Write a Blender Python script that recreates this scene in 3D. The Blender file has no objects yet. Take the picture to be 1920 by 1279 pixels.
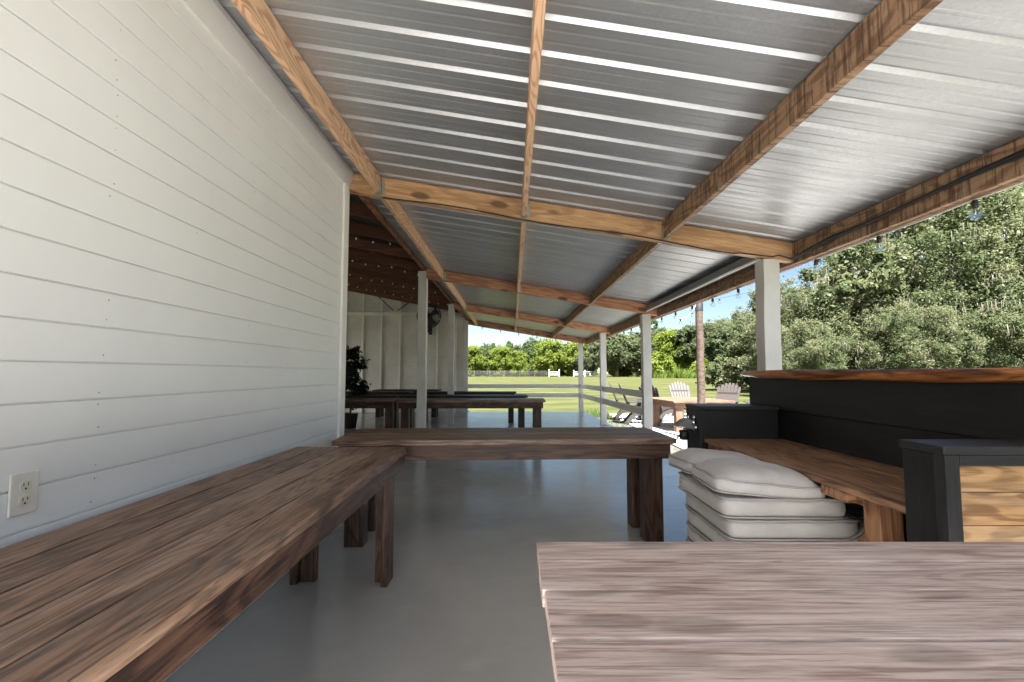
import bpy, math, random
import numpy as np
from mathutils import Vector, Matrix, noise as mnoise
random.seed(7)
R = math.radians
S = bpy.context.scene
COL = S.collection

# ------------------------------------------------------------------ helpers
ROOT = {}                                   # root empty -> (location, rotation about z)
def tag(o, label=None, cat=None, group=None, kind=None):
    if label: o['label'] = label
    if cat: o['category'] = cat
    if group: o['group'] = group
    if kind: o['kind'] = kind
    return o
def thing(name, label, cat, loc=(0, 0, 0), rz=0.0, group=None):
    o = bpy.data.objects.new(name, None); COL.objects.link(o)
    o.empty_display_size = 0.1
    o.location = loc; o.rotation_euler = (0, 0, rz)
    ROOT[o] = (Vector(loc), rz)
    return tag(o, label, cat, group)
def kids(o): return [c for c in bpy.data.objects if c.parent is o]
def copy_tree(o, parent=None, loc=None, rz=None, label=None, scale=None):
    def rec(src, par):
        c = src.copy(); COL.objects.link(c); c.parent = par
        for k in kids(src): rec(k, c)
        return c
    ch = rec(o, parent)
    if loc is not None: ch.location = loc
    if rz is not None: ch.rotation_euler = (0, 0, rz)
    if scale is not None: ch.scale = scale if not isinstance(scale, float) else (scale,) * 3
    if label: ch['label'] = label
    return ch

class MB:
    """collects shapes into ONE mesh; every vertex keeps wood coordinates (along, across, thick) and a board number"""
    def __init__(s, root=None):
        s.v = []; s.f = []; s.wc = []; s.br = []; s.mi = []; s.root = root; s.sm = []
    def add(s, vs, fs, wc=None, br=0.0, mi=0, smooth=False):
        b = len(s.v); s.v += [tuple(v) for v in vs]
        s.wc += [tuple(w) for w in (wc or vs)]; s.br += [br] * len(vs)
        s.f += [tuple(i + b for i in f) for f in fs]; s.mi += [mi] * len(fs); s.sm += [smooth] * len(fs)
    def box(s, x0, x1, y0, y1, z0, z1, g='x', mi=0, fn=None, seg=1):
        ax = 'xyz'.index(g)
        lo = [x0, y0, z0]; hi = [x1, y1, z1]
        off = (random.uniform(-60, 60), random.uniform(-60, 60), random.uniform(-60, 60)); br = random.random()
        o = [a for a in range(3) if a != ax]
        vs = []; fs = []
        for i in range(seg + 1):
            t = lo[ax] + (hi[ax] - lo[ax]) * i / seg
            for (a, b) in ((0, 0), (1, 0), (1, 1), (0, 1)):
                p = [0, 0, 0]; p[ax] = t; p[o[0]] = (lo, hi)[a][o[0]]; p[o[1]] = (lo, hi)[b][o[1]]
                vs.append(p)
        flip = ax == 1
        for i in range(seg):
            for k in range(4):
                q = (i*4+k, i*4+(k+1) % 4, i*4+4+(k+1) % 4, i*4+4+k)
                fs.append(q if not flip else q[::-1])
        e = seg * 4
        c0 = (3, 2, 1, 0); c1 = (e, e+1, e+2, e+3)
        fs += [c0 if not flip else c0[::-1], c1 if not flip else c1[::-1]]
        wc = [(p[ax] - lo[ax] + off[0], p[o[0]] + off[1], p[o[1]] + off[2]) for p in vs]
        if fn: vs = [fn(Vector(p)) for p in vs]
        s.add(vs, fs, wc, br, mi)
    def tube(s, pts, r, n=8, mi=0, closed=False, r1=None, cap=True):
        pts = [Vector(p) for p in pts]; m = len(pts); rings = []
        up = Vector((0, 0, 1)); vs = []; fs = []
        for i, p in enumerate(pts):
            a = pts[(i - 1) % m] if (closed or i > 0) else p
            b = pts[(i + 1) % m] if (closed or i < m - 1) else p
            d = (b - a).normalized() if (b - a).length > 1e-9 else Vector((0, 0, 1))
            u = d.cross(up if abs(d.z) < .95 else Vector((1, 0, 0))).normalized(); w = u.cross(d)
            rr = r if r1 is None else r + (r1 - r) * i / max(1, m - 1)
            vs += [p + (u * math.cos(2*math.pi*k/n) + w * math.sin(2*math.pi*k/n)) * rr for k in range(n)]
        for i in range(m if closed else m - 1):
            j = (i + 1) % m
            for k in range(n): fs.append((i*n+k, i*n+(k+1) % n, j*n+(k+1) % n, j*n+k))
        if cap and not closed: fs += [tuple(range(n))[::-1], tuple((m-1)*n+k for k in range(n))]
        s.add(vs, fs, None, random.random(), mi, True)
    def lathe(s, prof, c=(0, 0, 0), n=16, mi=0, fn=None):
        vs = []; fs = []
        for (r, z) in prof:
            vs += [Vector((c[0] + r*math.cos(2*math.pi*k/n), c[1] + r*math.sin(2*math.pi*k/n), c[2] + z)) for k in range(n)]
        for i in range(len(prof) - 1):
            for k in range(n): fs.append((i*n+k, i*n+(k+1) % n, (i+1)*n+(k+1) % n, (i+1)*n+k))
        if fn: vs = [fn(v) for v in vs]
        s.add(vs, fs, None, random.random(), mi, True)
    def poly(s, pts, d, axis='y', mi=0):
        """prism: pts are 2D outline in the plane normal to axis; d=(from,to)"""
        n = len(pts); ax = 'xyz'.index(axis); o = [a for a in range(3) if a != ax]; vs = []
        for t in d:
            for p in pts:
                q = [0, 0, 0]; q[ax] = t; q[o[0]] = p[0]; q[o[1]] = p[1]; vs.append(q)
        fs = [tuple(range(n))[::-1], tuple(range(n, 2*n))] + [(k, (k+1) % n, n+(k+1) % n, n+k) for k in range(n)]
        off = [random.uniform(-60, 60) for _ in range(3)]
        s.add(vs, fs, [(p[o[0]]+off[0], p[o[1]]+off[1], p[ax]+off[2]) for p in vs], random.random(), mi)
    def build(s, name, mats, parent=None, bevel=0.0, bseg=2, local=False):
        if not isinstance(mats, (list, tuple)): mats = [mats]
        root = parent
        while root is not None and root.parent is not None: root = root.parent
        vs = s.v
        if root is not None and root in ROOT and not local:
            loc, rz = ROOT[root]; Mi = Matrix.Rotation(-rz, 3, 'Z')
            vs = [Mi @ (Vector(v) - loc) for v in vs]
        me = bpy.data.meshes.new(name); me.from_pydata(vs, [], s.f)
        a = me.attributes.new('wc', 'FLOAT_VECTOR', 'POINT'); a.data.foreach_set('vector', np.array(s.wc, 'f').ravel())
        a = me.attributes.new('br', 'FLOAT', 'POINT'); a.data.foreach_set('value', np.array(s.br, 'f'))
        for m in mats: me.materials.append(m)
        me.polygons.foreach_set('material_index', np.array(s.mi, 'i'))
        me.polygons.foreach_set('use_smooth', np.array(s.sm, bool))
        me.update()
        import bmesh
        bm = bmesh.new(); bm.from_mesh(me); bmesh.ops.recalc_face_normals(bm, faces=bm.faces); bm.to_mesh(me); bm.free()
        o = bpy.data.objects.new(name, me); COL.objects.link(o); o.parent = parent
        if bevel:
            md = o.modifiers.new('bevel', 'BEVEL'); md.width = bevel; md.segments = bseg; md.limit_method = 'ANGLE'; md.angle_limit = R(50)
        return o

# ------------------------------------------------------------------ materials
class N:
    def __init__(s, name):
        s.m = bpy.data.materials.new(name); s.m.use_nodes = True; s.t = s.m.node_tree
        s.t.nodes.clear(); s.out = s.n('ShaderNodeOutputMaterial')
    def n(s, t, **k):
        x = s.t.nodes.new(t)
        for a, b in k.items(): setattr(x, a, b)
        return x
    def l(s, a, b): s.t.links.new(a, b)
    def set(s, sock, v):
        if hasattr(v, 'links'): s.l(v, sock)
        else: sock.default_value = v if not (isinstance(v, tuple) and len(v) == 3 and sock.type == 'RGBA') else (*v, 1)
    def attr(s, name, out='Fac'): return s.n('ShaderNodeAttribute', attribute_name=name).outputs[out]
    def math(s, op, a, b=0.0, c=0.0, clamp=False):
        x = s.n('ShaderNodeMath', operation=op, use_clamp=clamp)
        s.set(x.inputs[0], a); s.set(x.inputs[1], b); s.set(x.inputs[2], c); return x.outputs[0]
    def vmul(s, v, k):
        x = s.n('ShaderNodeVectorMath', operation='MULTIPLY'); s.set(x.inputs[0], v); x.inputs[1].default_value = k; return x.outputs[0]
    def noise(s, v, scale=1.0, detail=2.0, rough=.5, dist=0.0):
        x = s.n('ShaderNodeTexNoise'); s.set(x.inputs['Vector'], v); x.inputs['Scale'].default_value = scale
        x.inputs['Detail'].default_value = detail; x.inputs['Roughness'].default_value = rough; x.inputs['Distortion'].default_value = dist
        return x.outputs['Fac']
    def voro(s, v, scale=1.0, out='Distance', rand=1.0):
        x = s.n('ShaderNodeTexVoronoi'); s.set(x.inputs['Vector'], v); x.inputs['Scale'].default_value = scale
        x.inputs['Randomness'].default_value = rand; return x.outputs[out]
    def ramp(s, f, a, b, lo=0.0, hi=1.0):
        x = s.n('ShaderNodeMapRange'); x.interpolation_type = 'SMOOTHSTEP'; s.set(x.inputs[0], f)
        x.inputs[1].default_value = a; x.inputs[2].default_value = b; x.inputs[3].default_value = lo; x.inputs[4].default_value = hi
        return x.outputs[0]
    def mix(s, f, a, b, mode='MIX'):
        x = s.n('ShaderNodeMix', data_type='RGBA', blend_type=mode); s.set(x.inputs[0], f); s.set(x.inputs[6], a); s.set(x.inputs[7], b)
        return x.outputs[2]
    def bump(s, h, st=.3, d=.002):
        x = s.n('ShaderNodeBump'); x.inputs['Strength'].default_value = st; x.inputs['Distance'].default_value = d; s.l(h, x.inputs['Height']); return x.outputs[0]
    def bsdf(s, col, rough=.5, metal=0.0, normal=None, spec=.5, **k):
        b = s.n('ShaderNodeBsdfPrincipled'); s.set(b.inputs['Base Color'], col); s.set(b.inputs['Roughness'], rough)
        s.set(b.inputs['Metallic'], metal); b.inputs['Specular IOR Level'].default_value = spec
        if normal is not None: s.l(normal, b.inputs['Normal'])
        for a, v in k.items(): s.set(b.inputs[a.replace('_', ' ')], v)
        s.l(b.outputs[0], s.out.inputs[0]); return s.m
    def obj(s): return s.n('ShaderNodeTexCoord').outputs['Object']
    def geo(s): return s.n('ShaderNodeNewGeometry').outputs['Position']

def wood(name, dark, mid, light, rings=24., ringamt=.5, fib=.5, rough=.55, stain=None, stainamt=0.0, knots=0.0, bump=.25, wear=None, wearamt=0.0, saw=0.0, brv=.25, spec=.4, cracks=.0, wearlo=.62):
    n = N(name); wc = n.attr('wc', 'Vector'); br = n.attr('br')
    h = n.noise(n.vmul(wc, (1.3, 8.5, 6.)), 1.0, 1.5, .45, .3)
    fb = n.noise(n.vmul(wc, (5., 125., 125.)), 1.0, 4.0, .7)
    fb2 = n.noise(n.vmul(wc, (3.2, 48., 48.)), 1.0, 4.0, .65)
    h = n.math('MULTIPLY_ADD', fb2, .035, h)
    rg = n.math('SINE', n.math('MULTIPLY', h, rings * 6.283)); rg = n.math('MULTIPLY_ADD', rg, .5, .5); rg = n.ramp(rg, .0, .75)
    ck = n.noise(n.vmul(wc, (3.2, 120., 120.)), 1.0, 5.0, .6)
    f = n.math('ADD', n.math('MULTIPLY', rg, ringamt), n.math('MULTIPLY', n.ramp(fb, .3, .7), fib * .5))
    f = n.math('ADD', f, n.math('MULTIPLY', n.ramp(fb2, .3, .7), fib * .6))
    f = n.math('ADD', f, n.math('MULTIPLY_ADD', br, brv, -brv * .5))
    f = n.math('SUBTRACT', f, .15)
    c = n.mix(n.ramp(f, 0., .5), dark, mid); c = n.mix(n.ramp(f, .45, 1.), c, light)
    if wear:
        w = n.noise(n.vmul(wc, (1.1, 9., 9.)), 1.0, 8.0, .74, .3)
        c = n.mix(n.math('MULTIPLY', n.ramp(w, .42, .62), wearamt), c, n.mix(n.ramp(f, .1, .9), tuple(x * wearlo for x in wear), wear))
    if cracks:
        c = n.mix(n.math('MULTIPLY', n.ramp(ck, .575, .625), cracks), c, tuple(x * .5 for x in dark))
    if stain:
        w = n.noise(n.vmul(wc, (2.2, 13., 13.)), 1.3, 5.0, .65, .8)
        c = n.mix(n.math('MULTIPLY', n.math('MULTIPLY', n.ramp(w, .56, .68), n.ramp(fb2, .30, .55)), stainamt), c, stain)
    if saw:
        wv = n.noise(n.vmul(wc, (44., 3.5, 3.5)), 1.0, 4.0, .75, .3)
        c = n.mix(n.math('MULTIPLY', n.ramp(wv, .46, .62), saw), c, tuple(x * .35 for x in dark))
    if knots:
        k = n.n('ShaderNodeVectorMath', operation='ADD'); n.l(n.vmul(wc, (2.6, 7.0, 7.0)), k.inputs[0])
        d = n.voro(k.outputs[0], 1.0, 'Distance')
        c = n.mix(n.math('MULTIPLY', n.ramp(d, .27, .15), knots), c, tuple(x * .35 for x in dark))
    b = n.bump(n.math('ADD', f, n.math('MULTIPLY', fb, .5)), bump, .0015)
    ro = n.math('ADD', n.math('MULTIPLY', fb2, .25), rough - .12)
    return n.bsdf(c, ro, normal=b, spec=spec)

def paint(name, col, rough=.5, var=.06, bump=.08, scale=1.0, dirt=None, dirtamt=.0):
    n = N(name); p = n.obj()
    a = n.noise(p, 1.7 * scale, 4, .6); b = n.noise(n.vmul(p, (1, 1, 1)), 60 * scale, 3, .6)
    c = n.mix(n.ramp(a, .3, .7), tuple(x * (1 - var) for x in col), tuple(min(1, x * (1 + var * .3)) for x in col))
    if dirt:
        d = n.noise(p, 9 * scale, 6, .7, .5); c = n.mix(n.math('MULTIPLY', n.ramp(d, .55, .75), dirtamt), c, dirt)
    return n.bsdf(c, n.math('MULTIPLY_ADD', a, .2, rough - .1), normal=n.bump(b, bump, .001))
def plain(name, col, rough=.5, metal=0.0, **k):
    n = N(name); a = n.noise(n.obj(), 25, 3, .6)
    c = n.mix(a, tuple(x * .85 for x in col), tuple(min(1, x * 1.1) for x in col))
    return n.bsdf(c, rough, metal, **k)

M = {}
M['table'] = wood('dark stained table wood', (.055, .027, .016), (.225, .128, .078), (.43, .275, .18), rings=11, ringamt=.24, fib=.6, rough=.46, wear=(.46, .345, .27), wearamt=.45, stain=(.012, .007, .006), stainamt=.6, bump=.4, brv=.3, cracks=.7, knots=.5)
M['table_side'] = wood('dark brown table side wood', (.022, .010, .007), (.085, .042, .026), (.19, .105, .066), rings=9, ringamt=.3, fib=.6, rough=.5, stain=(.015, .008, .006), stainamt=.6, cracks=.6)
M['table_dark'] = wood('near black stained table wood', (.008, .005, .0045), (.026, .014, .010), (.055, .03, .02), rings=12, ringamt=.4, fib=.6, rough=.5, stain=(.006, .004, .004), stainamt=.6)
M['table_worn'] = wood('weathered pinkish table wood', (.30, .20, .165), (.60, .475, .425), (.80, .68, .63), rings=9, ringamt=.17, fib=.75, rough=.5, wear=(.76, .64, .59), wearamt=.55, stain=(.14, .085, .07), stainamt=.30, bump=.45, brv=.26, cracks=.5, knots=.4, wearlo=.86)
M['pine'] = wood('fresh pine rafter wood', (.46, .25, .145), (.70, .455, .29), (.85, .64, .45), rings=15, ringamt=.36, fib=.4, rough=.6, bump=.15)
M['beam'] = wood('knotty pine beam wood', (.38, .21, .10), (.64, .40, .21), (.76, .53, .31), rings=5, ringamt=.22, fib=.4, rough=.6, knots=.9, stain=(.12, .055, .025), stainamt=.4)
M['beam_red'] = wood('reddish pine beam wood', (.34, .15, .08), (.58, .30, .17), (.68, .40, .25), rings=5, ringamt=.22, fib=.4, rough=.6, knots=.9, stain=(.10, .04, .02), stainamt=.4)
M['saw'] = wood('rough sawn stained purlin wood', (.20, .105, .055), (.38, .235, .14), (.50, .34, .22), rings=9, ringamt=.35, fib=.4, rough=.7, saw=.8, bump=.5)
M['truss'] = wood('dark brown truss wood', (.12, .05, .03), (.25, .11, .065), (.33, .16, .10), rings=3, ringamt=.15, fib=.25, rough=.7)
M['shelf'] = wood('brown counter wood', (.075, .036, .019), (.30, .16, .088), (.48, .29, .175), rings=8, ringamt=.35, fib=.6, rough=.5, wear=(.42, .28, .19), wearamt=.4, stain=(.03, .016, .01), stainamt=.6)
M['panelwood'] = wood('honey plank wood', (.22, .11, .04), (.52, .30, .13), (.70, .47, .25), rings=16, ringamt=.32, fib=.45, rough=.5, wear=(.52, .41, .28), wearamt=.45)
M['rawbrown'] = wood('brown support wood', (.14, .06, .028), (.33, .16, .08), (.48, .27, .15), rings=9, ringamt=.45, fib=.5, rough=.6, stain=(.05, .02, .01), stainamt=.5)
M['outtable'] = wood('sunlit cedar table wood', (.055, .024, .012), (.115, .056, .030), (.17, .095, .060), rings=8, ringamt=.35, fib=.5, rough=.6, wear=(.22, .165, .13), wearamt=.4)
M['pole'] = wood('grey brown pole wood', (.028, .018, .013), (.058, .038, .028), (.082, .060, .048), rings=8, ringamt=.4, fib=.6, rough=.75, stain=(.10, .05, .03), stainamt=.5)
M['liveedge'] = wood('varnished live edge wood', (.014, .006, .004), (.25, .080, .022), (.56, .235, .07), rings=4, ringamt=.5, fib=.7, rough=.38, stain=(.008, .004, .003), stainamt=.95, bump=.6, spec=.5)
M['slabtop'] = wood('grey slab top wood', (.14, .115, .10), (.27, .235, .21), (.38, .34, .31), rings=8, ringamt=.3, fib=.5, rough=.4)
M['black'] = wood('black painted board', (.005, .005, .0058), (.0085, .0085, .0095), (.013, .013, .0145), rings=7, ringamt=.3, fib=.7, rough=.5, bump=.5, stain=(.019, .019, .021), stainamt=.5, brv=.3)
M['black2'] = wood('worn charcoal painted board', (.013, .013, .014), (.020, .020, .0215), (.030, .030, .032), rings=7, ringamt=.3, fib=.7, rough=.45, bump=.5, stain=(.045, .045, .048), stainamt=.5, brv=.3)
M['white'] = paint('white painted siding', (.80, .815, .825), .45, .035, .10)
M['trimw'] = paint('white trim paint', (.79, .785, .76), .45, .04, .08)
M['frieze_shade'] = paint('shaded white trim paint', (.62, .62, .60), .5, .05, .08)  # white trim greyed to put the shade under the roof into its colour
M['postw'] = paint('white painted post', (.62, .61, .585), .55, .10, .25, 2.0, (.5, .48, .44), .35)
M['railw'] = paint('off white fence rail', (.74, .735, .71), .6, .08, .2)
M['endw'] = paint('dusty white end wall', (.82, .79, .73), .7, .12, .2, 1.0, (.55, .51, .46), .5)
M['endsid'] = paint('dusty grey white end siding', (.70, .67, .61), .7, .15, .2, 1.0, (.45, .41, .37), .5)
M['nail'] = plain('dark nail heads', (.2, .19, .175), .6)
M['plate'] = plain('ivory outlet plastic', (.72, .71, .66), .3)
M['recept'] = plain('cream socket plastic', (.70, .66, .56), .35)
M['slot'] = plain('black slot', (.01, .01, .01), .6)
M['galv'] = plain('galvanised steel', (.42, .46, .42), .45, .8)
M['cable'] = plain('black rubber cable', (.012, .011, .011), .5)
M['whitewire'] = plain('white wire', (.7, .7, .68), .5)
M['greymetal'] = plain('grey painted metal', (.22, .225, .23), .4, .3)
M['darkmetal'] = plain('dark metal', (.03, .03, .032), .45, .4)
M['silver'] = plain('bright chrome', (.75, .75, .75), .2, 1.0)
M['blackplastic'] = plain('black plastic', (.012, .012, .012), .45)
M['chair'] = plain('taupe chair resin', (.038, .031, .029), .55)
M['chairdark'] = plain('dark brown chair resin', (.022, .018, .016), .55)
M['pot'] = plain('dark pot', (.04, .035, .03), .6)
M['fence_white'] = paint('white board fence paint', (.42, .42, .415), .5, .05)
M['fence_wire'] = plain('grey fence wire', (.14, .14, .13), .6, .3)
M['bark'] = N('grey brown bark')
_n = M['bark']; _p = _n.obj(); _a = _n.noise(_n.vmul(_p, (6, 6, 1.2)), 1.5, 6, .7)
M['bark'] = _n.bsdf(_n.mix(_n.ramp(_a, .3, .7), (.055, .042, .032), (.20, .165, .13)), .9, normal=_n.bump(_a, .8, .03))

def roof_mat():
    n = N('galvanised roof sheet'); p = n.obj()
    sp = n.voro(p, 90., 'Color'); s = n.n('ShaderNodeSeparateColor'); n.l(sp, s.inputs[0])
    big = n.noise(n.vmul(p, (.6, 3., 1.)), 1.2, 4, .6); st = n.noise(n.vmul(p, (1.0, 26., 1.)), 1., 3, .6)
    c = n.mix(s.outputs[0], (.435, .45, .47), (.50, .515, .535)); c = n.mix(n.ramp(big, .35, .7), c, (.40, .412, .425))
    ro = n.math('ADD', n.math('MULTIPLY', st, .07), n.math('MULTIPLY_ADD', s.outputs[1], .08, .36))
    return n.bsdf(c, ro, .68, normal=n.bump(s.outputs[2], .04, .001))
M['roof'] = roof_mat()
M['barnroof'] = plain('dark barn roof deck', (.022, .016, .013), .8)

def floor_mat():
    n = N('grey painted concrete floor'); p = n.geo()
    a = n.noise(p, .55, 5, .6, .4); b = n.noise(p, 3.2, 6, .65, .8); f = n.noise(p, 45, 4, .6); m = n.noise(n.vmul(p, (1., 2.2, 1)), 6., 5, .7, 1.5)
    c = n.mix(n.ramp(a, .35, .65), (.43, .425, .405), (.535, .525, .50)); c = n.mix(n.math('MULTIPLY', n.ramp(b, .48, .72), .5), c, (.56, .545, .51))
    sp = n.voro(p, 14.); c = n.mix(n.math('MULTIPLY', n.ramp(sp, .05, .03), .5), c, (.12, .12, .11))
    ro = n.math('ADD', n.math('MULTIPLY', n.ramp(b, .3, .7), .07), n.math('MULTIPLY_ADD', a, .12, .13))
    h = n.math('ADD', n.math('MULTIPLY', m, .12), n.math('ADD', n.math('MULTIPLY', b, 1.0), n.math('MULTIPLY', f, .12)))
    return n.bsdf(c, ro, normal=n.bump(h, .07, .006), spec=1.0)
M['floor'] = floor_mat()
def patio_mat():
    n = N('pale broom finished concrete'); p = n.geo(); a = n.noise(p, .8, 5, .6); b = n.noise(p, 60, 3, .6)
    return n.bsdf(n.mix(n.ramp(a, .3, .7), (.36, .35, .33), (.44, .43, .41)), .85, normal=n.bump(b, .3, .002))
M['patio'] = patio_mat()
def lawn_mat():
    n = N('mown lawn'); p = n.geo()
    rot = n.n('ShaderNodeVectorRotate', rotation_type='Z_AXIS'); n.l(p, rot.inputs[0]); rot.inputs['Angle'].default_value = R(-17)
    sx = n.n('ShaderNodeSeparateXYZ'); n.l(rot.outputs[0], sx.inputs[0])
    wob = n.noise(p, .12, 2, .5)
    y = n.math('ADD', sx.outputs[1], n.math('MULTIPLY', wob, 1.6))
    st = n.math('SINE', n.math('MULTIPLY', y, 6.283 / 3.1)); st = n.math('MULTIPLY_ADD', st, .5, .5)
    c = n.mix(n.ramp(st, .25, .75), (.030, .036, .0105), (.044, .047, .0155))
    a = n.noise(p, .35, 6, .7, .3); c = n.mix(n.math('MULTIPLY', n.ramp(a, .45, .72), .6), c, (.08, .075, .036))
    b = n.noise(p, 9., 5, .7); c = n.mix(n.math('MULTIPLY', n.ramp(b, .5, .75), .4), c, (.032, .044, .013))
    return n.bsdf(c, .95, normal=n.bump(n.noise(p, 30, 4, .7), .6, .03), spec=.1)
M['lawn'] = lawn_mat()
def gravel_mat(nm, lo, hi):
    n = N(nm); p = n.geo(); v = n.voro(p, 28., 'Color'); d = n.voro(p, 28.)
    s = n.n('ShaderNodeSeparateColor'); n.l(v, s.inputs[0])
    return n.bsdf(n.mix(s.outputs[0], lo, hi), .9, normal=n.bump(d, 1.0, .015))
M['gravel'] = gravel_mat('pale gravel', (.075, .072, .066), (.21, .20, .188))
M['soil'] = gravel_mat('dark gravelly soil', (.022, .023, .017), (.085, .082, .070))
def fabric_mat():
    n = N('pale grey outdoor fabric'); p = n.obj(); w = n.voro(n.vmul(p, (1, 1, 1)), 700.); a = n.noise(p, 6, 4, .6, .4)
    k = n.noise(n.vmul(p, (5, 9, 9)), 2.2, 4, .6, 1.0)
    c = n.mix(n.ramp(a, .3, .7), (.43, .41, .40), (.51, .49, .475))
    return n.bsdf(c, .85, normal=n.bump(n.math('ADD', n.math('MULTIPLY', w, .05), k), .30, .012), spec=.2, Sheen_Weight=.15)
M['fabric'] = fabric_mat()
M['piping'] = plain('grey fabric piping', (.36, .34, .335), .8)
def leaf_mat(name, lo, hi, alt=None, tr=.48):
    n = N(name); r = n.attr('lr'); c = n.mix(r, lo, hi)
    if alt: c = n.mix(n.ramp(n.attr('cl'), .62, .8), c, alt)
    d = n.n('ShaderNodeBsdfPrincipled'); n.l(c, d.inputs['Base Color']); d.inputs['Roughness'].default_value = .5; d.inputs['Specular IOR Level'].default_value = .15
    t = n.n('ShaderNodeBsdfTranslucent'); n.l(n.mix(.5, c, tuple(min(1, x * 1.6) for x in hi)), t.inputs[0])
    x = n.n('ShaderNodeMixShader'); x.inputs[0].default_value = tr; n.l(d.outputs[0], x.inputs[1]); n.l(t.outputs[0], x.inputs[2]); n.l(x.outputs[0], n.out.inputs[0])
    return n.m
M['oak'] = leaf_mat('live oak leaves', (.038, .052, .024), (.088, .107, .048), (.105, .114, .058))
M['oak2'] = leaf_mat('olive green oak leaves', (.043, .058, .027), (.100, .119, .055), (.12, .125, .068))
M['lime'] = leaf_mat('bright yellow green leaves', (.072, .106, .016), (.148, .182, .031))
M['pineleaf'] = leaf_mat('dark pine needles', (.030, .054, .020), (.078, .110, .040))
M['darkleaf'] = leaf_mat('dark forest leaves', (.034, .050, .026), (.080, .099, .046))
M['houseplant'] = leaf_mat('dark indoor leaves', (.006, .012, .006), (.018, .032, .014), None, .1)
M['reed'] = leaf_mat('bright reed leaves', (.068, .11, .019), (.136, .178, .038))
M['moss'] = leaf_mat('grey hanging moss', (.13, .125, .095), (.22, .21, .165), None, .2)
M['weed'] = leaf_mat('low weeds', (.05, .085, .02), (.11, .155, .045))
g = N('clear bulb glass'); _b = g.n('ShaderNodeBsdfGlass'); _b.inputs['Roughness'].default_value = .02; _b.inputs['IOR'].default_value = 1.3
_t = g.n('ShaderNodeBsdfTransparent'); _x = g.n('ShaderNodeMixShader'); _x.inputs[0].default_value = .72
g.l(_b.outputs[0], _x.inputs[1]); g.l(_t.outputs[0], _x.inputs[2]); g.l(_x.outputs[0], g.out.inputs[0]); M['glass'] = g.m
M['frost'] = plain('small frosted bulb', (.75, .75, .72), .3)

# ------------------------------------------------------------------ world, sun, camera
SUN_EL, SUN_AZ = R(60), R(8)       # behind the camera, slightly to its right
sd = Vector((math.sin(SUN_AZ) * math.cos(SUN_EL), -math.cos(SUN_AZ) * math.cos(SUN_EL), math.sin(SUN_EL)))
W = bpy.data.worlds.new("World"); S.world = W; W.use_nodes = True
nt = W.node_tree; nt.nodes.clear()
sky = nt.nodes.new('ShaderNodeTexSky'); sky.sky_type = 'NISHITA'; sky.sun_disc = False
sky.sun_elevation = SUN_EL; sky.sun_rotation = math.atan2(sd.x, sd.y); sky.dust_density = .3; sky.air_density = 1.0; sky.ozone_density = 1.5
tc = nt.nodes.new('ShaderNodeTexCoord'); mp = nt.nodes.new('ShaderNodeMapping'); mp.inputs['Scale'].default_value = (2.2, 2.2, 7.0); mp.inputs['Location'].default_value = (.35, .1, .2)
nz = nt.nodes.new('ShaderNodeTexNoise'); nz.inputs['Scale'].default_value = 1.6; nz.inputs['Detail'].default_value = 7; nz.inputs['Roughness'].default_value = .58
rp = nt.nodes.new('ShaderNodeMapRange'); rp.interpolation_type = 'SMOOTHSTEP'; rp.inputs[1].default_value = .52; rp.inputs[2].default_value = .74
mx = nt.nodes.new('ShaderNodeMix'); mx.data_type = 'RGBA'; 
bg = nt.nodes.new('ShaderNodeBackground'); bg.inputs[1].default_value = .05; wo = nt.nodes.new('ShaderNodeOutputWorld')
hv = nt.nodes.new('ShaderNodeHueSaturation'); hv.inputs['Saturation'].default_value = 1.02; hv.inputs['Value'].default_value = .225
sx = nt.nodes.new('ShaderNodeSeparateXYZ'); nt.links.new(tc.outputs['Generated'], sx.inputs[0])
def wm(op, a, b, c=0.0):
    x = nt.nodes.new('ShaderNodeMath'); x.operation = op
    for i, v in enumerate((a, b, c)):
        if hasattr(v, 'links'): nt.links.new(v, x.inputs[i])
        else: x.inputs[i].default_value = v
    return x.outputs[0]
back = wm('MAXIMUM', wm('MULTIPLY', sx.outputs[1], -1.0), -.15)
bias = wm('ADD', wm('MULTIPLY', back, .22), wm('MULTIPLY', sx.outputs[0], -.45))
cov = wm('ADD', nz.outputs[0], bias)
cb = wm('MULTIPLY_ADD', wm('MAXIMUM', back, 0.0), 4.2, 1.5)  # unseen clouds behind the camera added thicker and brighter as fill light
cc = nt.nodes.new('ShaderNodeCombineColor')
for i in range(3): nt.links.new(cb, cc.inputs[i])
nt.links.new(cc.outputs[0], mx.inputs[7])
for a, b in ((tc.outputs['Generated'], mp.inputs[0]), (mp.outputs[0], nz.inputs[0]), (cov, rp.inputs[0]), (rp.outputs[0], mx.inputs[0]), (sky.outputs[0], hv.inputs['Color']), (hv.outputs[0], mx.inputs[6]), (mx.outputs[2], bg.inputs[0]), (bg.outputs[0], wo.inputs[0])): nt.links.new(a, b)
sl = bpy.data.lights.new('sun', 'SUN'); sl.energy = 3.1; sl.angle = R(.5); sl.color = (1., .97, .935)
so = bpy.data.objects.new('sun', sl); COL.objects.link(so); so.rotation_euler = sd.to_track_quat('Z', 'Y').to_euler()
so.location = (0, -20, 40)
HC = 1.22
cam = bpy.data.cameras.new('camera'); co = bpy.data.objects.new('camera', cam); COL.objects.link(co)
cam.sensor_width = 36; cam.lens = 915 / 1920 * 36; cam.clip_end = 3000; cam.clip_start = .02
co.location = (0, 0, HC); co.rotation_euler = (R(90 + 3.783), 0, 0); S.camera = co
S.view_settings.view_transform = 'Standard'; S.view_settings.look = 'None'; S.view_settings.exposure = 4.0; S.view_settings.gamma = 1
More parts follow.
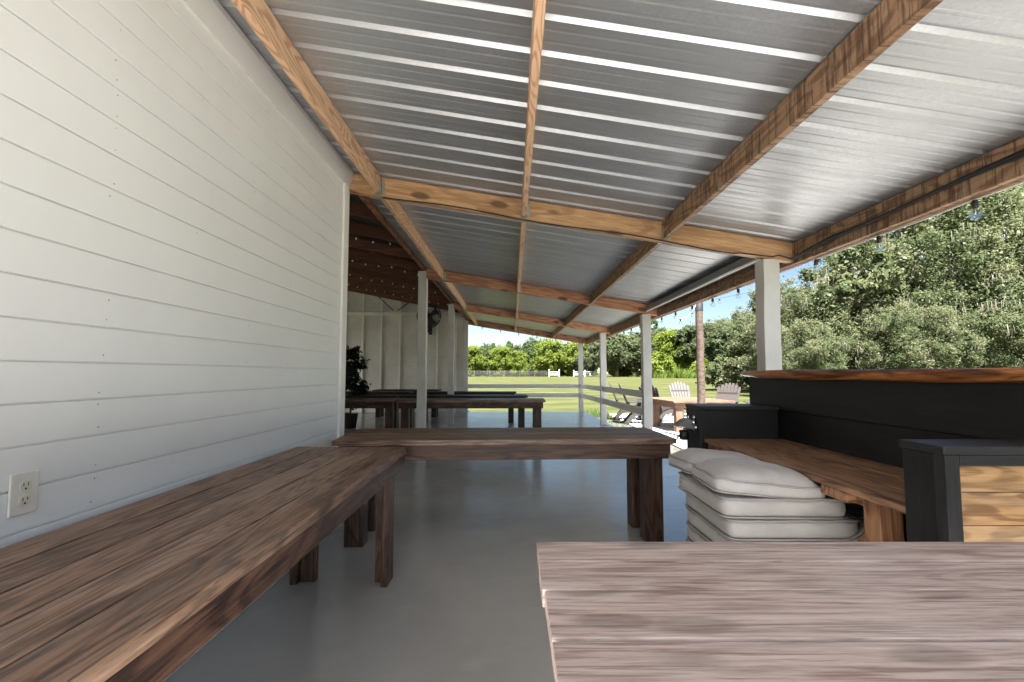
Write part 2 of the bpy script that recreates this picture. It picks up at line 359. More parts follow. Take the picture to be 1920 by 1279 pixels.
S.cycles.use_denoising = True; S.cycles.max_bounces = 10; S.cycles.diffuse_bounces = 6; S.cycles.glossy_bounces = 5; S.cycles.transparent_max_bounces = 12

# ------------------------------------------------------------------ ground
def gz(x, y):
    t = min(1, max(0, (y - 15.5) / 80)); t = t * t * (3 - 2 * t)
    return -.15 + .68 * t
def sheet(name, x0, x1, y0, y1, z0, z1, mat, kind='structure'):
    m = MB(); m.box(x0, x1, y0, y1, z0, z1); o = m.build(name, mat); tag(o, kind=kind); return o
m = MB(); xs = [-900, -300, -120, -60, -30, -15, -5, 5, 15, 30, 60, 120, 300, 900]; ys = [-400, -100, -30, 0, 15] + [15 + 4 * i for i in range(1, 22)] + [120, 200, 400, 1200]
vs = [(x, y, gz(x, y)) for y in ys for x in xs]; k = len(xs)
m.add(vs, [(j*k+i, j*k+i+1, (j+1)*k+i+1, (j+1)*k+i) for j in range(len(ys)-1) for i in range(k-1)], smooth=True)
tag(m.build('lawn', M['lawn']), kind='structure')
o = sheet('floor', -9.2, 2.34, -.8, 15.62, -.30, 0.0, M['floor'])
m = MB(); m.poly([(3.0, 7.8), (8.4, 8.2), (8.4, 16.2), (3.12, 16.2)], (-.32, -.10), 'z'); m.poly([(-1.35, -9.0), (3.2, -9.0), (3.2, -.82), (-1.35, -.82)], (-.32, -.10), 'z'); tag(m.build('patio', M['patio'], bevel=.01), kind='structure')  # second slab is unseen, added behind the camera to bounce sunlight inside
m = MB(); m.poly([(2.342, -.8), (4.9, -.8), (4.9, 7.7), (2.99, 7.75), (2.342, 7.75)], (-.3, -.135), 'z'); tag(m.build('gravel', M['gravel']), kind='structure')
m = MB(); m.poly([(2.342, 7.755), (2.985, 7.755), (3.115, 15.9), (2.342, 15.9)], (-.3, -.135), 'z'); tag(m.build('soil', M['soil']), kind='structure')

# ------------------------------------------------------------------ porch
def roofz(x): return 2.70 - .163 * x
BH = .165
porch = thing('porch', 'open lean-to porch with ribbed metal roof, pine beams and white posts', 'porch', (0, 4, 0))
# ribbed roof sheet
prof = []
y0, y1, P = -.52, 15.75, .2286
k = math.floor((y0 - 1.9) / P)
yy = 1.905 + k * P
while yy < y1:
    prof += [(yy-.024, 0), (yy-.010, .019), (yy+.010, .019), (yy+.024, 0)]
    for c in (.076, .152):
        prof += [(yy+c-.011, 0), (yy+c-.005, .002), (yy+c+.005, .002), (yy+c+.011, 0)]
    yy += P
prof = [p for p in prof if y0 <= p[0] <= y1]
xsr = [-1.40, -.4, .6, 1.6, 2.56]
m = MB(); vs = [(x, y, roofz(x) + .004 + dz) for (y, dz) in prof for x in xsr]; k = len(xsr)
m.add(vs, [(j*k+i, j*k+i+1, (j+1)*k+i+1, (j+1)*k+i) for j in range(len(prof)-1) for i in range(k-1)])
o = m.build('roof_sheet', M['roof'], porch); md = o.modifiers.new('thick', 'SOLIDIFY'); md.thickness = .0015; md.offset = 1
def beam_fn(v): return Vector((v.x, v.y, v.z - .163 * v.x))
BY = (.27, 4.04, 7.85, 11.62, 15.42)
PX = ((-1.145, -1.105, 'pine'), (.083, .122, 'pine'), (1.262, 1.302, 'saw'))
beams = []
for i, by in enumerate((-.47,) + BY):
    if i == 1: continue
    m = MB()
    x1 = 2.355
    m.box(-1.392, x1, by, by + .04, 2.70 - BH, 2.70, 'x', fn=beam_fn)
    m.box(-1.392, x1 - .004, by + .0405, by + .078, 2.70 - BH + .002, 2.699, 'x', fn=beam_fn)
    b = m.build('beam', M['beam'] if i == 2 else M['beam_red'], porch, bevel=.003); beams.append(b)
# purlins between the beams, with steel hangers
segs = [(-.39, 4.04)] + [(BY[i] + .079, BY[i+1]) for i in range(1, 4)]
for (xa, xb, mt) in PX:
    for si, (a, b) in enumerate(segs):
        m = MB(); zc = roofz((xa + xb) / 2)
        m.box(xa, xb, a, b, zc - .150, zc - .003, 'y')
        pu = m.build('purlin', M['saw' if mt == 'saw' else 'pine'], porch, bevel=.003)
        for (ye, sgn) in ((b, -1), (a, 1)):
            h = MB()
            yb0, yb1 = sorted((ye + sgn * .001, ye + sgn * .05))
            for xx0, xx1 in ((xa - .0035, xa - .001), (xb + .001, xb + .0035)): h.box(xx0, xx1, yb0, yb1, zc - .155, zc - .04)
            h.box(xa - .0035, xb + .0035, yb0, yb1, zc - .1535, zc - .151)
            f0, f1 = sorted((ye + sgn * .001, ye + sgn * .003))
            h.box(xb + .0035, xb + .028, f0, f1, zc - .155, zc - .03)
            h.build('joist_hanger', M['galv'], pu)
for (a, b) in [(-.47, 4.117)] + [(BY[i] + .079, BY[i+1] + (.078 if i == 3 else 0)) for i in range(1, 4)]:
    m = MB(); zc = roofz(2.38); m.box(2.357, 2.397, a, b, zc - .178, zc - .001, 'y'); m.box(2.399, 2.437, a, b, zc - .18, zc - .009, 'y')
    m.build('eave_beam', M['saw'], porch, bevel=.003)
# posts
def post(x0, x1, yf, zt, tw=0.0, sway=0.0, mat='postw'):
    m = MB()
    def fn(v):
        t = v.z / zt; c = Vector(((x0+x1)/2, yf + .07, 0)); a = tw * (t - .5)
        d = Matrix.Rotation(a, 3, 'Z') @ Vector((v.x - c.x, v.y - c.y, 0))
        return Vector((c.x + d.x + sway * math.sin(t * 3.1) + .002*math.sin(t*23), c.y + d.y, v.z))
    m.box(x0, x1, yf, yf + .139, 0, zt, 'z', fn=fn, seg=16)
    return m.build('post', M[mat], porch, bevel=.005)
pz = roofz(2.175) - BH - .002
for i, yf in enumerate(BY):
    if i == 0: post(2.106, 2.245, -.46, pz); continue
    post(2.106, 2.245, yf - (0.0 if i else 0), pz, tw=(.10 if i == 1 else .02), sway=(-.012 if i == 1 else .003))
for yf in (7.85, 11.62): post(-1.531, -1.394, yf + .02, 2.885, .01, .003)
m = MB()
for a, b in ((4.14, 15.4),): m.box(-1.452, -1.396, a, b, 2.888, 2.965, 'y')
m.build('header', M['rawbrown'], porch, bevel=.003)
# grey strip shaped as the shadow band under the roof edge, plus pipe, second bay
m = MB(); zt = roofz(2.25)
m.poly([(2.17, zt - .030), (2.345, zt - .048), (2.345, zt - .062), (2.18, zt - .100), (2.17, zt - .098)], (4.30, 7.80), 'y')
o = m.build('eave_shadow_strip', M['greymetal'], porch)
m = MB(); m.tube([(2.178, 4.2, zt - .108), (2.178, 7.84, zt - .108)], .013, 10); m.build('eave_pipe', M['trimw'], o)

# ------------------------------------------------------------------ barn
barn = thing('barn', 'long white barn with shiplap outside wall, open bays and dark roof trusses', 'barn', (-1.4, 4, 0))
WX = -1.395
m = MB(); G = .1213; zb = .770 - 6 * G
z = zb
while z < 2.83:
    z1 = min(z + G, 2.86)
    m.box(WX - .02, WX + random.uniform(-.0008, .0008), -6, 3.935, max(.03, z + .0028), z1 - .0028, 'y')
    z += G
m.box(WX - .06, WX - .009, -6, 3.935, .02, 2.86, 'y')
z = zb
while z < 2.75:                              # nail heads in rough columns, every stud
    for c in range(-2, 9):
        yc = .28 + c * .46 + random.uniform(-.012, .012)
        for dz in (.022, .098):
            if random.random() < (.6 if c % 3 == 0 else .10):
                r = random.choice((.0022, .0026, .003)); py, pzz = yc + random.uniform(-.008, .008), z + dz + random.uniform(-.006, .006)
                q = [(WX + .0013, py + r*math.cos(a*math.pi/3), pzz + r*math.sin(a*math.pi/3)) for a in range(6)]
                m.add(q, [tuple(range(6))], None, 0, 1)
    z += G
wall = m.build('siding_wall', [M['white'], M['nail']], barn, bevel=.0012, bseg=1)
m = MB(); m.box(WX - .02, WX + .019, 3.937, 4.036, 0.0, 2.884, 'z'); m.box(WX - .115, WX + .016, 4.0365, 4.056, 0.0, 2.884, 'z'); m.build('corner_trim', M['trimw'], wall, bevel=.003)
m = MB(); m.box(WX, WX + .018, -6, 3.935, .0, .095, 'y'); m.build('baseboard', M['trimw'], wall, bevel=.004)
m = MB(); m.poly([(WX - .005, 2.79), (WX + .014, 2.785), (WX + .055, 2.882), (WX + .055, 2.915), (WX - .005, 2.915)], (-.5, 4.034), 'y'); m.build('frieze_board', M['frieze_shade'], wall)
# partition behind the wall, end wall with studs
m = MB(); m.box(-9.2, WX - .12, 3.95, 4.03, 0, 3.35); m.build('partition_wall', M['endw'], barn)
m = MB(); z = 0.0
def roofline(x): return 3.46 + .36 * (4.0 - abs(x + 5.45))
while z < 4.9:
    xr = -1.47
    xl = -9.2
    if z > 3.3: xr = min(-1.47, -1.45 - (z - 3.47) / .36); xl = max(-9.2, 2 * (-5.45) - xr)
    if xr > xl: m.box(xl, xr, 15.40, 15.42, z + .0015, z + .1385, 'x')
    z += .14
m.box(-9.2, -1.47, 15.421, 15.44, 0, 3.15, 'x')
ew = m.build('end_wall', M['endsid'], barn, bevel=.002, bseg=1)
for i in range(13):
    x = -1.78 - .585 * i
    m = MB(); m.box(x - .022, x + .022, 15.30, 15.399, 0, min(roofline(x) - .05, 3.05), 'z')
    m.box(x - .022, x + .022, 15.30, 15.399, 3.15, max(3.2, roofline(x) - .05), 'z')
    m.build('stud', M['endw'], ew, bevel=.003)
m = MB(); m.box(-9.2, -1.52, 15.29, 15.398, 3.05, 3.15, 'x'); m.build('girt', M['endw'], ew, bevel=.003)
for (xa, za, xb, zz) in ((-4.55, 3.95, -3.75, 3.2), (-2.85, 3.75, -3.6, 3.2)):
    m = MB(); m.tube([(xa, 15.31, za), (xb, 15.31, zz)], .016, 6); m.build('brace_rod', M['darkmetal'], ew)
m = MB(); m.box(-1.53, -1.392, 15.36, 15.50, 0, 2.95, 'z'); m.build('corner_post', M['postw'], barn, bevel=.005)
m = MB(); m.box(-9.2, -9.1, 4.035, 6.0, 0, 3.35); m.build('side_wall', M['endw'], barn)
m = MB(); L = 4.0; XR = -1.45 - L
m.poly([(-1.25, 3.40), (XR, 3.46 + .36 * L), (XR, 3.50 + .36 * L), (-1.25, 3.44)], (-6, 15.9), 'y')
m.poly([(XR, 3.46 + .36 * L), (XR - L - .2, 3.40), (XR - L - .2, 3.44), (XR, 3.50 + .36 * L)], (-6, 15.9), 'y')
m.box(-1.46, -1.41, -6, 4.0, 2.90, 3.41); m.box(-1.47, -1.42, 4.0, 15.9, 2.966, 3.41)
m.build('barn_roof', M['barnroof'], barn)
for i in range(11):
    y = 4.75 + 1.02 * i
    def both(mb, pts, d):
        mb.poly(pts, d, 'y'); mb.poly([(2 * XR - p[0], p[1]) for p in pts][::-1], d, 'y')
    tr = MB(); e = XR + .001; Lr = -1.48 - e
    both(tr, [(-1.48, 3.20), (e, 3.20 + .36 * Lr), (e, 3.34 + .36 * Lr), (-1.48, 3.34)], (y, y + .045))
    t = tr.build('truss', M['truss'], barn, bevel=.003)
    c = MB(); both(c, [(-1.48, 3.05), (e, 3.05 + .20 * Lr), (e, 3.19 + .20 * Lr), (-1.48, 3.19)], (y + .001, y + .044)); c.build('bottom_chord', M['truss'], t, bevel=.003)
    w = MB(); w2 = MB()
    def web(pts, d): w.poly(pts, d, 'y'); w2.poly([(2 * XR - p[0], p[1]) for p in pts][::-1], d, 'y')
    for j in range(3):
        xa = -2.4 - 1.0 * j; xb = xa - .45; xc = xb - .45
        za = 3.15 + .20 * (-1.48 - xa); ztp = 3.22 + .36 * (-1.48 - xb); zc = 3.15 + .20 * (-1.48 - xc)
        web([(xa, za), (xa - .07, za), (xb - .07, ztp), (xb, ztp)], (y + .004, y + .040))
        web([(xc, zc), (xc + .07, zc), (xb + .07, ztp), (xb, ztp)], (y + .006, y + .038))
    w.build('web', M['truss'], t)
    w2.build('web', M['truss'], t)
# tiny lights along the trusses
for s_ in range(4):
    y = 6.79 + 2.04 * s_
    fl = thing('fairy_lights', ['tiny white string lights sagging under the nearest dark barn truss', 'tiny white string lights under the second lit truss inside the barn', 'tiny white string lights under the third lit truss inside the barn', 'tiny white string lights under the farthest lit truss near the end wall'][s_], 'string lights', (-3, y, 3.3), 0, 'string lights under the barn trusses')
    pts = []
    for j in range(61):
        x = -1.6 - j * .06; pts.append((x, y - .015, 3.03 + .20 * (-1.48 - x) - .045 * abs(math.sin(j * .21 + s_))))
    m = MB(); m.tube(pts, .004, 5); cd = m.build('cord', M['cable'], fl)
    for j in range(2, 60, 4):
        p = pts[j]; m = MB(); m.lathe([(.001, -.035), (.011, -.03), (.014, -.018), (.008, -.004), (.004, 0)], p, 7); m.build('bulb', M['frost'], fl)

# ------------------------------------------------------------------ outlet
out = thing('electrical_outlet', 'ivory double electrical outlet on the white wall beside the long table', 'outlet', (WX, 1.414, .88))
m = MB(); m.box(WX + .001, WX + .008, 1.373, 1.456, .820, .939, 'z'); pl = m.build('cover_plate', M['plate'], out, bevel=.004, bseg=3)
for dz in (.0205, -.0205):
    m = MB(); pts = []
    for a in range(24):
        t = a * math.pi / 12; pts.append((1.4145 + .0175 * math.cos(t), .8795 + dz + max(-.0135, min(.0135, .0175 * math.sin(t)))))
    m.poly(pts, (WX + .0085, WX + .0105), 'x'); rc = m.build('receptacle', M['recept'], pl)
    s_ = MB()
    for dy in (-.0065, .0065): s_.box(WX + .0106, WX + .0109, 1.4145 + dy - .0012, 1.4145 + dy + .0012, .8795 + dz + .0, .8795 + dz + .009)
    s_.poly([(1.4145 + .003*math.cos(a), .8795 + dz - .0075 + .003*math.sin(a)) for a in [i*math.pi/5 for i in range(10)]], (WX + .0106, WX + .0109), 'x')
    s_.build('slots', M['slot'], rc)
m = MB(); m.poly([(1.4145 + .003*math.cos(a), .8795 + .003*math.sin(a)) for a in [i*math.pi/5 for i in range(10)]], (WX + .0085, WX + .0095), 'x'); m.build('screw', M['plate'], pl)

# ------------------------------------------------------------------ tables
def rot_fn(c, a):
    Rm = Matrix.Rotation(a, 3, 'Z'); c = Vector((c[0], c[1], 0))
    return lambda v: Rm @ (Vector(v) - c) + c
# long table by the wall
t = thing('long_table', 'long dark stained plank table set lengthwise against the white wall', 'table', (-1.0, 1.6, 0), 0)
m = MB(); xa, xb = -1.348, -.657; n = 5; w = (xb - xa) / n
for i in range(n): m.box(xa + i*w + .0026, xa + (i+1)*w - .0026, -.62, 3.10 - random.uniform(0, .008), .7215 + random.uniform(-.0008, .0008), .760 + random.uniform(-.0012, .0012), 'y')
m.box(xa + .01, xb - .01, -.60, 3.08, .7205, .7335, 'y', mi=1)
m.build('tabletop', [M['table'], M['slot']], t, bevel=.002)
m = MB(); m.box(-.708, -.664, -.60, 3.085, .634, .720, 'y'); m.build('apron', M['table_side'], t, bevel=.003)
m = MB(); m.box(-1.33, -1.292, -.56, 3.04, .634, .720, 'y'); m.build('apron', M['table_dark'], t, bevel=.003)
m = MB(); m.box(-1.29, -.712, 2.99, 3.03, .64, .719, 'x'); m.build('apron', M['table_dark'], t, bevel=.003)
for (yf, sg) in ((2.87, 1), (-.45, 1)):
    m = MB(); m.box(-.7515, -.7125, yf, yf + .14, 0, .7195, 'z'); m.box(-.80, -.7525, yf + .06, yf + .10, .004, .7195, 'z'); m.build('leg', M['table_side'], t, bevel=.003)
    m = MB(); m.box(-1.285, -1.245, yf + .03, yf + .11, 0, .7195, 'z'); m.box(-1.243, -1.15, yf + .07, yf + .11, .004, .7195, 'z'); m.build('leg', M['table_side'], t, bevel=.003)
# table set across the floor
def cross_table(name, label, cx, yf, L, rz, W=.745, group=None, mat='table', leg='table', zt=.76, loc=None, ly=(.15, .135), planks=5):
    t = thing(name, label, 'table', (cx, yf + W/2, 0), rz, group)
    h = L / 2
    m = MB(); w = W / planks
    for i in range(planks): m.box(-h - random.uniform(0, .006), h + random.uniform(0, .006), -W/2 + i*w + .0028, -W/2 + (i+1)*w - .0028, zt - .038, zt + random.uniform(-.0015, .0015), 'x')
    m.box(-h + .012, h - .012, -W/2 + .01, W/2 - .01, zt - .0382, zt - .024, 'x', mi=1)
    m.build('tabletop', [M[mat], M['slot']], t, bevel=.002, local=True)
    for s_ in (-1, 1):
        m = MB(); ya = s_ * (W/2 - .03); m.box(-h + .035, h - .035, min(ya, ya - s_*.04), max(ya, ya - s_*.04), zt - .145, zt - .0385, 'x')
        m.build('apron', M[leg], t, bevel=.003, local=True)
    for sx in (-1, 1):
        for sy in (-1, 1):
            x = sx * (h - .125); y = sy * (W/2 - .2); m = MB(); y = y
            m.box(x - .067, x + .067, y - .067, y + .067, 0, zt - .0385, 'z'); m.build('leg', M[leg], t, bevel=.004, local=True)
    return t
cross_table('cross_table', 'dark brown plank table set crosswise beyond the end of the long wall table', -.052, 3.43, 2.40, R(2.6), mat='table', leg='table_side')
# near table
t = thing('near_table', 'weathered pinkish grey plank table close to the front by the bar', 'table', (1.2, .9, 0))
m = MB()
for a, b in ((1.231, 1.366), (1.075, 1.220), (.882, 1.064), (.694, .871), (.50, .686)):
    m.box(.064 + random.uniform(0, .006), 2.28, a, b, .722, .760 + random.uniform(-.001, .001), 'x')
m.box(.078, 2.27, .51, 1.356, .7218, .7535, 'x', mi=1)
m.build('tabletop', [M['table_worn'], M['slot']], t, bevel=.0015)
m = MB(); m.box(.12, 2.22, 1.29, 1.33, .60, .7215, 'x'); m.build('apron', M['table'], t, bevel=.003)
m = MB(); m.box(.12, 2.22, .54, .58, .60, .7215, 'x'); m.build('apron', M['table'], t, bevel=.003)
for x in (.20, 2.0):
    for y in (.60, 1.14): m = MB(); m.box(x, x + .135, y, y + .135, 0, .7215, 'z'); m.build('leg', M['table'], t, bevel=.004)
# rear rows
rear = [(-.71, 8.42, 2.56, 'nearest right-hand table of the dark rows in the barn, its right end in the open'),
        (-3.36, 8.45, 2.66, 'dark table just left of the white post in the nearest barn row'),
        (-.98, 10.0, 2.60, 'dark table in the second row back, partly past the second white post'),
        (-3.70, 10.0, 2.66, 'dark table in the second row back, deep on the barn side behind the wall'),
        (-1.12, 12.0, 2.44, 'dark table in the third row back, near the far corner post'),
        (-3.85, 12.0, 2.66, 'dark table in the third row back, beside the potted tree'),
        (-2.95, 13.5, 1.80, 'short dark table farthest back against the studded end wall')]
for (cx, yf, L, lab) in rear:
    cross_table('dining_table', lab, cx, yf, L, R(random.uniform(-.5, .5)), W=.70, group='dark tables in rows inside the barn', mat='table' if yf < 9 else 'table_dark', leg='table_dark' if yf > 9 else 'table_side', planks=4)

# ------------------------------------------------------------------ bar
bar = thing('bar_counter', 'black painted bar with live edge wood top and brown work counter', 'bar', (1.7, 2.6, 0))
def live(m):
    n = 60; rows = []
    for i in range(n + 1):
        y = 1.30 + (4.085 - 1.30) * i / n
        nz_ = mnoise.noise(Vector((y * 1.7, 3.3, 0))) * .03 + mnoise.noise(Vector((y * 7., 1.3, 0))) * .008
        q = mnoise.noise(Vector((y * 3.1, 9.3, 0))) * .012; q2 = mnoise.noise(Vector((y * 2.3, 5.7, 4.))) * .006
        tap = max(0, (i - n + 9) / 9.0); f = 1.852 + nz_ + tap * tap * .05
        b = 1.180 + q * .6 + tap * .018; tp = 1.242 + q2
        rows.append([(f + .018, y, tp), (f + .003, y, tp - .010), (f - .006 + q, y, (tp + b) / 2 + q), (f + .006 + q, y, b + .010), (f + .030 + q, y, b), (2.095, y, b + .004), (2.095, y, tp)])
    k = 7; vs = [p for r in rows for p in r]
    fs = []; mi = []
    off = (17., 3., 8.)
    for i in range(n):
        for j in range(k):
            fs.append((i*k+j, i*k+(j+1) % k, (i+1)*k+(j+1) % k, (i+1)*k+j)); mi.append(1 if j == 6 else 0)
    fs += [tuple(range(k)), tuple(n*k+j for j in range(k))]; mi += [0, 0]
    b0 = len(m.v); m.add(vs, fs, [(p[1] + off[0], p[0] * 1.2 + off[1], p[2] * 1.5 + off[2]) for p in vs], .5, 0, True)
    m.mi[-len(fs):] = mi
m = MB(); live(m); m.build('bar_top', [M['liveedge'], M['slabtop']], bar)
m = MB(); m.box(1.945, 1.985, 1.56, 4.02, .952, 1.205, 'y'); m.box(1.957, 1.985, 1.56, 3.99, .715, .950, 'y'); m.box(1.957, 1.985, 1.56, 3.99, .46, .713, 'y'); m.box(1.957, 1.985, 1.56, 3.99, .22, .458, 'y'); m.box(1.957, 1.985, 1.56, 3.99, .0, .218, 'y'); m.box(1.986, 2.03, 3.93, 4.015, 0, 1.2, 'z'); m.box(1.986, 2.03, 1.58, 1.66, 0, 1.2, 'z')
m.build('back_boards', M['black'], bar, bevel=.003)
m = MB()
for i in range(3): a = 1.392 + i * .187; m.box(a, a + .1855, 1.74, 3.572, .722, .748 + random.uniform(-.001, .001), 'y')
m.build('work_counter', M['shelf'], bar, bevel=.004)
# end panel at the far side
m = MB(); m.box(1.362, 1.945, 3.575, 3.862, .955, .982, 'x'); ep = m.build('end_panel', M['black2'], bar, bevel=.003)
m = MB(); m.box(1.366, 1.406, 3.582, 3.858, 0, .9545, 'z'); m.box(1.408, 1.95, 3.605, 3.635, 0, .9545, 'x'); m.box(1.408, 1.95, 3.82, 3.852, 0, .9545, 'x'); m.box(1.3785, 1.41, 3.576, 3.5815, 0, .95, 'z'); m.build('panel_boards', M['black'], ep, bevel=.003)
# end panel at the near side
m = MB(); m.box(1.358, 1.955, 1.556, 1.735, .962, .989, 'x'); np_ = m.build('end_panel', M['black2'], bar, bevel=.004)
m = MB(); m.box(1.363, 1.410, 1.558, 1.600, 0, .9615, 'z'); m.box(1.411, 1.95, 1.558, 1.598, .928, .9615, 'x'); m.build('panel_frame', M['black2'], np_, bevel=.003)
m = MB(); m.box(1.3655, 1.40, 1.601, 1.730, 0, .9612, 'z'); m.build('side_board', M['black'], np_, bevel=.003)
m = MB(); z = .9265
for h in (.083, .104, .104, .104, .104, .104, .14, .17): m.box(1.4115, 1.95, 1.576, 1.596, z - h + .0012, z - .0012, 'x'); z -= h
m.build('front_planks', M['panelwood'], np_, bevel=.0015)
# supports under the counter
m = MB(); m.box(1.425, 1.515, 1.93, 2.02, 0, .720, 'z'); m.build('support_post', M['rawbrown'], bar, bevel=.003)
m = MB(); m.box(1.60, 1.69, 2.1, 2.19, 0, .720, 'z'); m.build('support_post', M['rawbrown'], bar, bevel=.003)
m = MB(); m.poly([(2.025, .55), (2.025, .68), (2.62, .09), (2.62, -.0), (2.56, 0)], (1.54, 1.578), 'x'); m.build('brace', M['rawbrown'], bar, bevel=.003)
m = MB(); m.box(1.44, 1.478, 2.022, 3.57, .676, .7205, 'y'); m.build('counter_rail', M['rawbrown'], bar, bevel=.003)
for y in (2.08, 2.50, 3.02, 3.50):
    m = MB(); m.box(1.405, 1.95, y, y + .042, .672, .7195, 'x') if y > 2.4 else m.box(1.40, 1.95, y, y + .17, .678, .7193, 'x'); m.build('cleat', M['rawbrown'], bar, bevel=.003)
m = MB(); m.box(1.50, 1.93, 1.745, 1.78, 0, .72, 'z'); m.build('inner_board', M['rawbrown'], bar)

# opener on the side of the far end panel
t = thing('bottle_opener', 'small grey slanted opener with chrome fitting and black cup on the black end panel', 'opener', (1.33, 3.7, .84))
m = MB(); m.poly([(1.235, .825), (1.362, .790), (1.364, .865), (1.325, .882), (1.29, .868)], (3.68, 3.79), 'y'); m.build('housing', M['greymetal'], t, bevel=.004)
m = MB(); m.tube([(1.232, 3.676, .828), (1.35, 3.676, .796)], .007, 8); m.build('lip', M['silver'], t)
m = MB()
m.lathe([(.001, -.02), (.016, -.016), (.019, 0), (.014, .016), (.001, .02)], (1.352, 3.665, .855), 10); m.lathe([(.001, -.018), (.014, -.014), (.017, 0), (.012, .014), (.001, .018)], (1.368, 3.662, .818), 10); m.lathe([(.001, -.015), (.011, -.01), (.013, 0), (.009, .01), (.001, .015)], (1.356, 3.665, .893), 10); m.lathe([(.001, -.013), (.010, -.01), (.012, 0), (.001, .013)], (1.322, 3.69, .893), 10)
m.build('fitting', M['silver'], t)
m = MB(); m.lathe([(.001, .0), (.030, .004), (.036, .03), (.034, .075), (.030, .075), (.028, .01)], (1.30, 3.73, .715), 12); m.tube([(1.27, 3.71, .76), (1.245, 3.70, .745), (1.235, 3.70, .725)], .006, 6); m.build('cup', M['blackplastic'], t)

# ------------------------------------------------------------------ cushions
def cushion(label, cx, cy, z0, wx, wy, h, bulge, rz=0.0, lean=0.0, tilt=0.0, seed=0, cat='cushion', name='seat_cushion', floppy=0.0):
    t = thing(name, label, cat, (cx, cy, z0), rz, 'cushions stacked under the bar counter')
    n = 18; hw, hy = wx/2, wy/2
    def prof_(s): return (1 - abs(s) ** 4)
    def edge(u, v):
        # rounded-rectangle footprint
        x, y = u * hw, v * hy; r = .055
        ax, ay = abs(x) - (hw - r), abs(y) - (hy - r)
        if ax > 0 and ay > 0:
            m_ = max(ax, ay); d = math.hypot(ax, ay); k_ = m_ / d
            x = math.copysign(hw - r + ax * k_, x); y = math.copysign(hy - r + ay * k_, y)
        return x, y
    def P(u, v, top):
        x, y = edge(u, v); b = bulge * prof_(u) * prof_(v)
        wv = mnoise.noise(Vector((x * 7 + seed * 3.1, y * 7, top * 4.))) * .010 * (.5 + bulge * 8) + mnoise.noise(Vector((x * 18 + seed, y * 18, top * 4.))) * .0035
        z = (h * (.80 if bulge > .01 else .93) + b + wv) if top else (h * .03 - b * .10 + wv * .3)
        z += lean * u * hw + tilt * v * hy + floppy * (u - .1) ** 2 * (u > .1)
        return (x, y, z)
    g_ = [-1 + 2 * i / n for i in range(n + 1)]
    vs = []; fs = []
    for top in (1, 0):
        for v in g_:
            for u in g_: vs.append(P(u, v, top))
    N1 = (n + 1) ** 2; k = n + 1
    for j in range(n):
        for i in range(n):
            q = (j*k+i, j*k+i+1, (j+1)*k+i+1, (j+1)*k+i); fs.append(q); fs.append(tuple(N1 + a for a in q[::-1]))
    bd = [i for i in range(n)] + [j*k+n for j in range(n)] + [n*k+i for i in range(n, 0, -1)] + [j*k for j in range(n, 0, -1)]
    mid = []
    for b_ in bd:                                              # slightly swollen side band
        a, c = Vector(vs[b_]), Vector(vs[N1 + b_]); q = (a + c) / 2; o_ = Vector((a.x, a.y, 0)); o_ = o_.normalized() * (.0045 + bulge * .12)
        mid.append(len(vs)); vs.append(tuple(q + o_))
    for i in range(len(bd)):
        j = (i + 1) % len(bd)
        fs.append((bd[i], bd[j], mid[j], mid[i])); fs.append((mid[i], mid[j], N1 + bd[j], N1 + bd[i]))
    m = MB(); m.add(vs, fs, None, random.random(), 0, True)
    c = m.build('cover', M['fabric'], t, local=True)
    md = c.modifiers.new('sub', 'SUBSURF'); md.levels = 1; md.render_levels = 1
    for top in (0, N1):
        m = MB(); m.tube([Vector(vs[top + b_]) * 1.004 for b_ in bd], .0048, 6, closed=True); m.build('piping', M['piping'], t, local=True)
    return t
zz = .008
lv = ['lowest grey seat cushion at the floor, bottom of the stack', 'grey seat cushion second from the floor in the stack', 'grey seat cushion third from the floor in the stack', 'grey seat cushion fourth from the floor in the stack', 'grey seat cushion with a drooping raised right end, just above the near table edge', 'flat boxed grey seat cushion third from the top of the stack', 'topmost flat boxed grey seat cushion, under the puffy ones']
for i in range(7):
    cx = 1.252 + (6 - i) * .010 + (0, .01, -.006, .004, .045, .02, -.01)[i]; wx = .60 if i != 4 else .66
    cushion(lv[i], cx, 2.55 + (.0, -.01, .01, 0, -.01, .0, .01)[i], zz + .002, wx - (.02 if i == 6 else 0), .62, .0895, .004, R((0.5, -.6, .8, -1, .3, -.8, .4)[i]), seed=i, floppy=(.10 if i == 4 else 0), lean=(-.01 if i == 6 else 0))
    zz += .0925
cushion('puffy grey pillow at the front on top of the cushion stack', 1.195, 2.45, zz + .003, .50, .37, .070, .066, R(-2), lean=-.085, tilt=.02, seed=11, cat='pillow', name='puffy_pillow')
cushion('puffy grey pillow at the back left of the stack, behind the front pillow', 1.190, 2.835, zz + .002, .49, .35, .070, .064, R(3), lean=-.085, tilt=-.02, seed=14, cat='pillow', name='puffy_pillow')

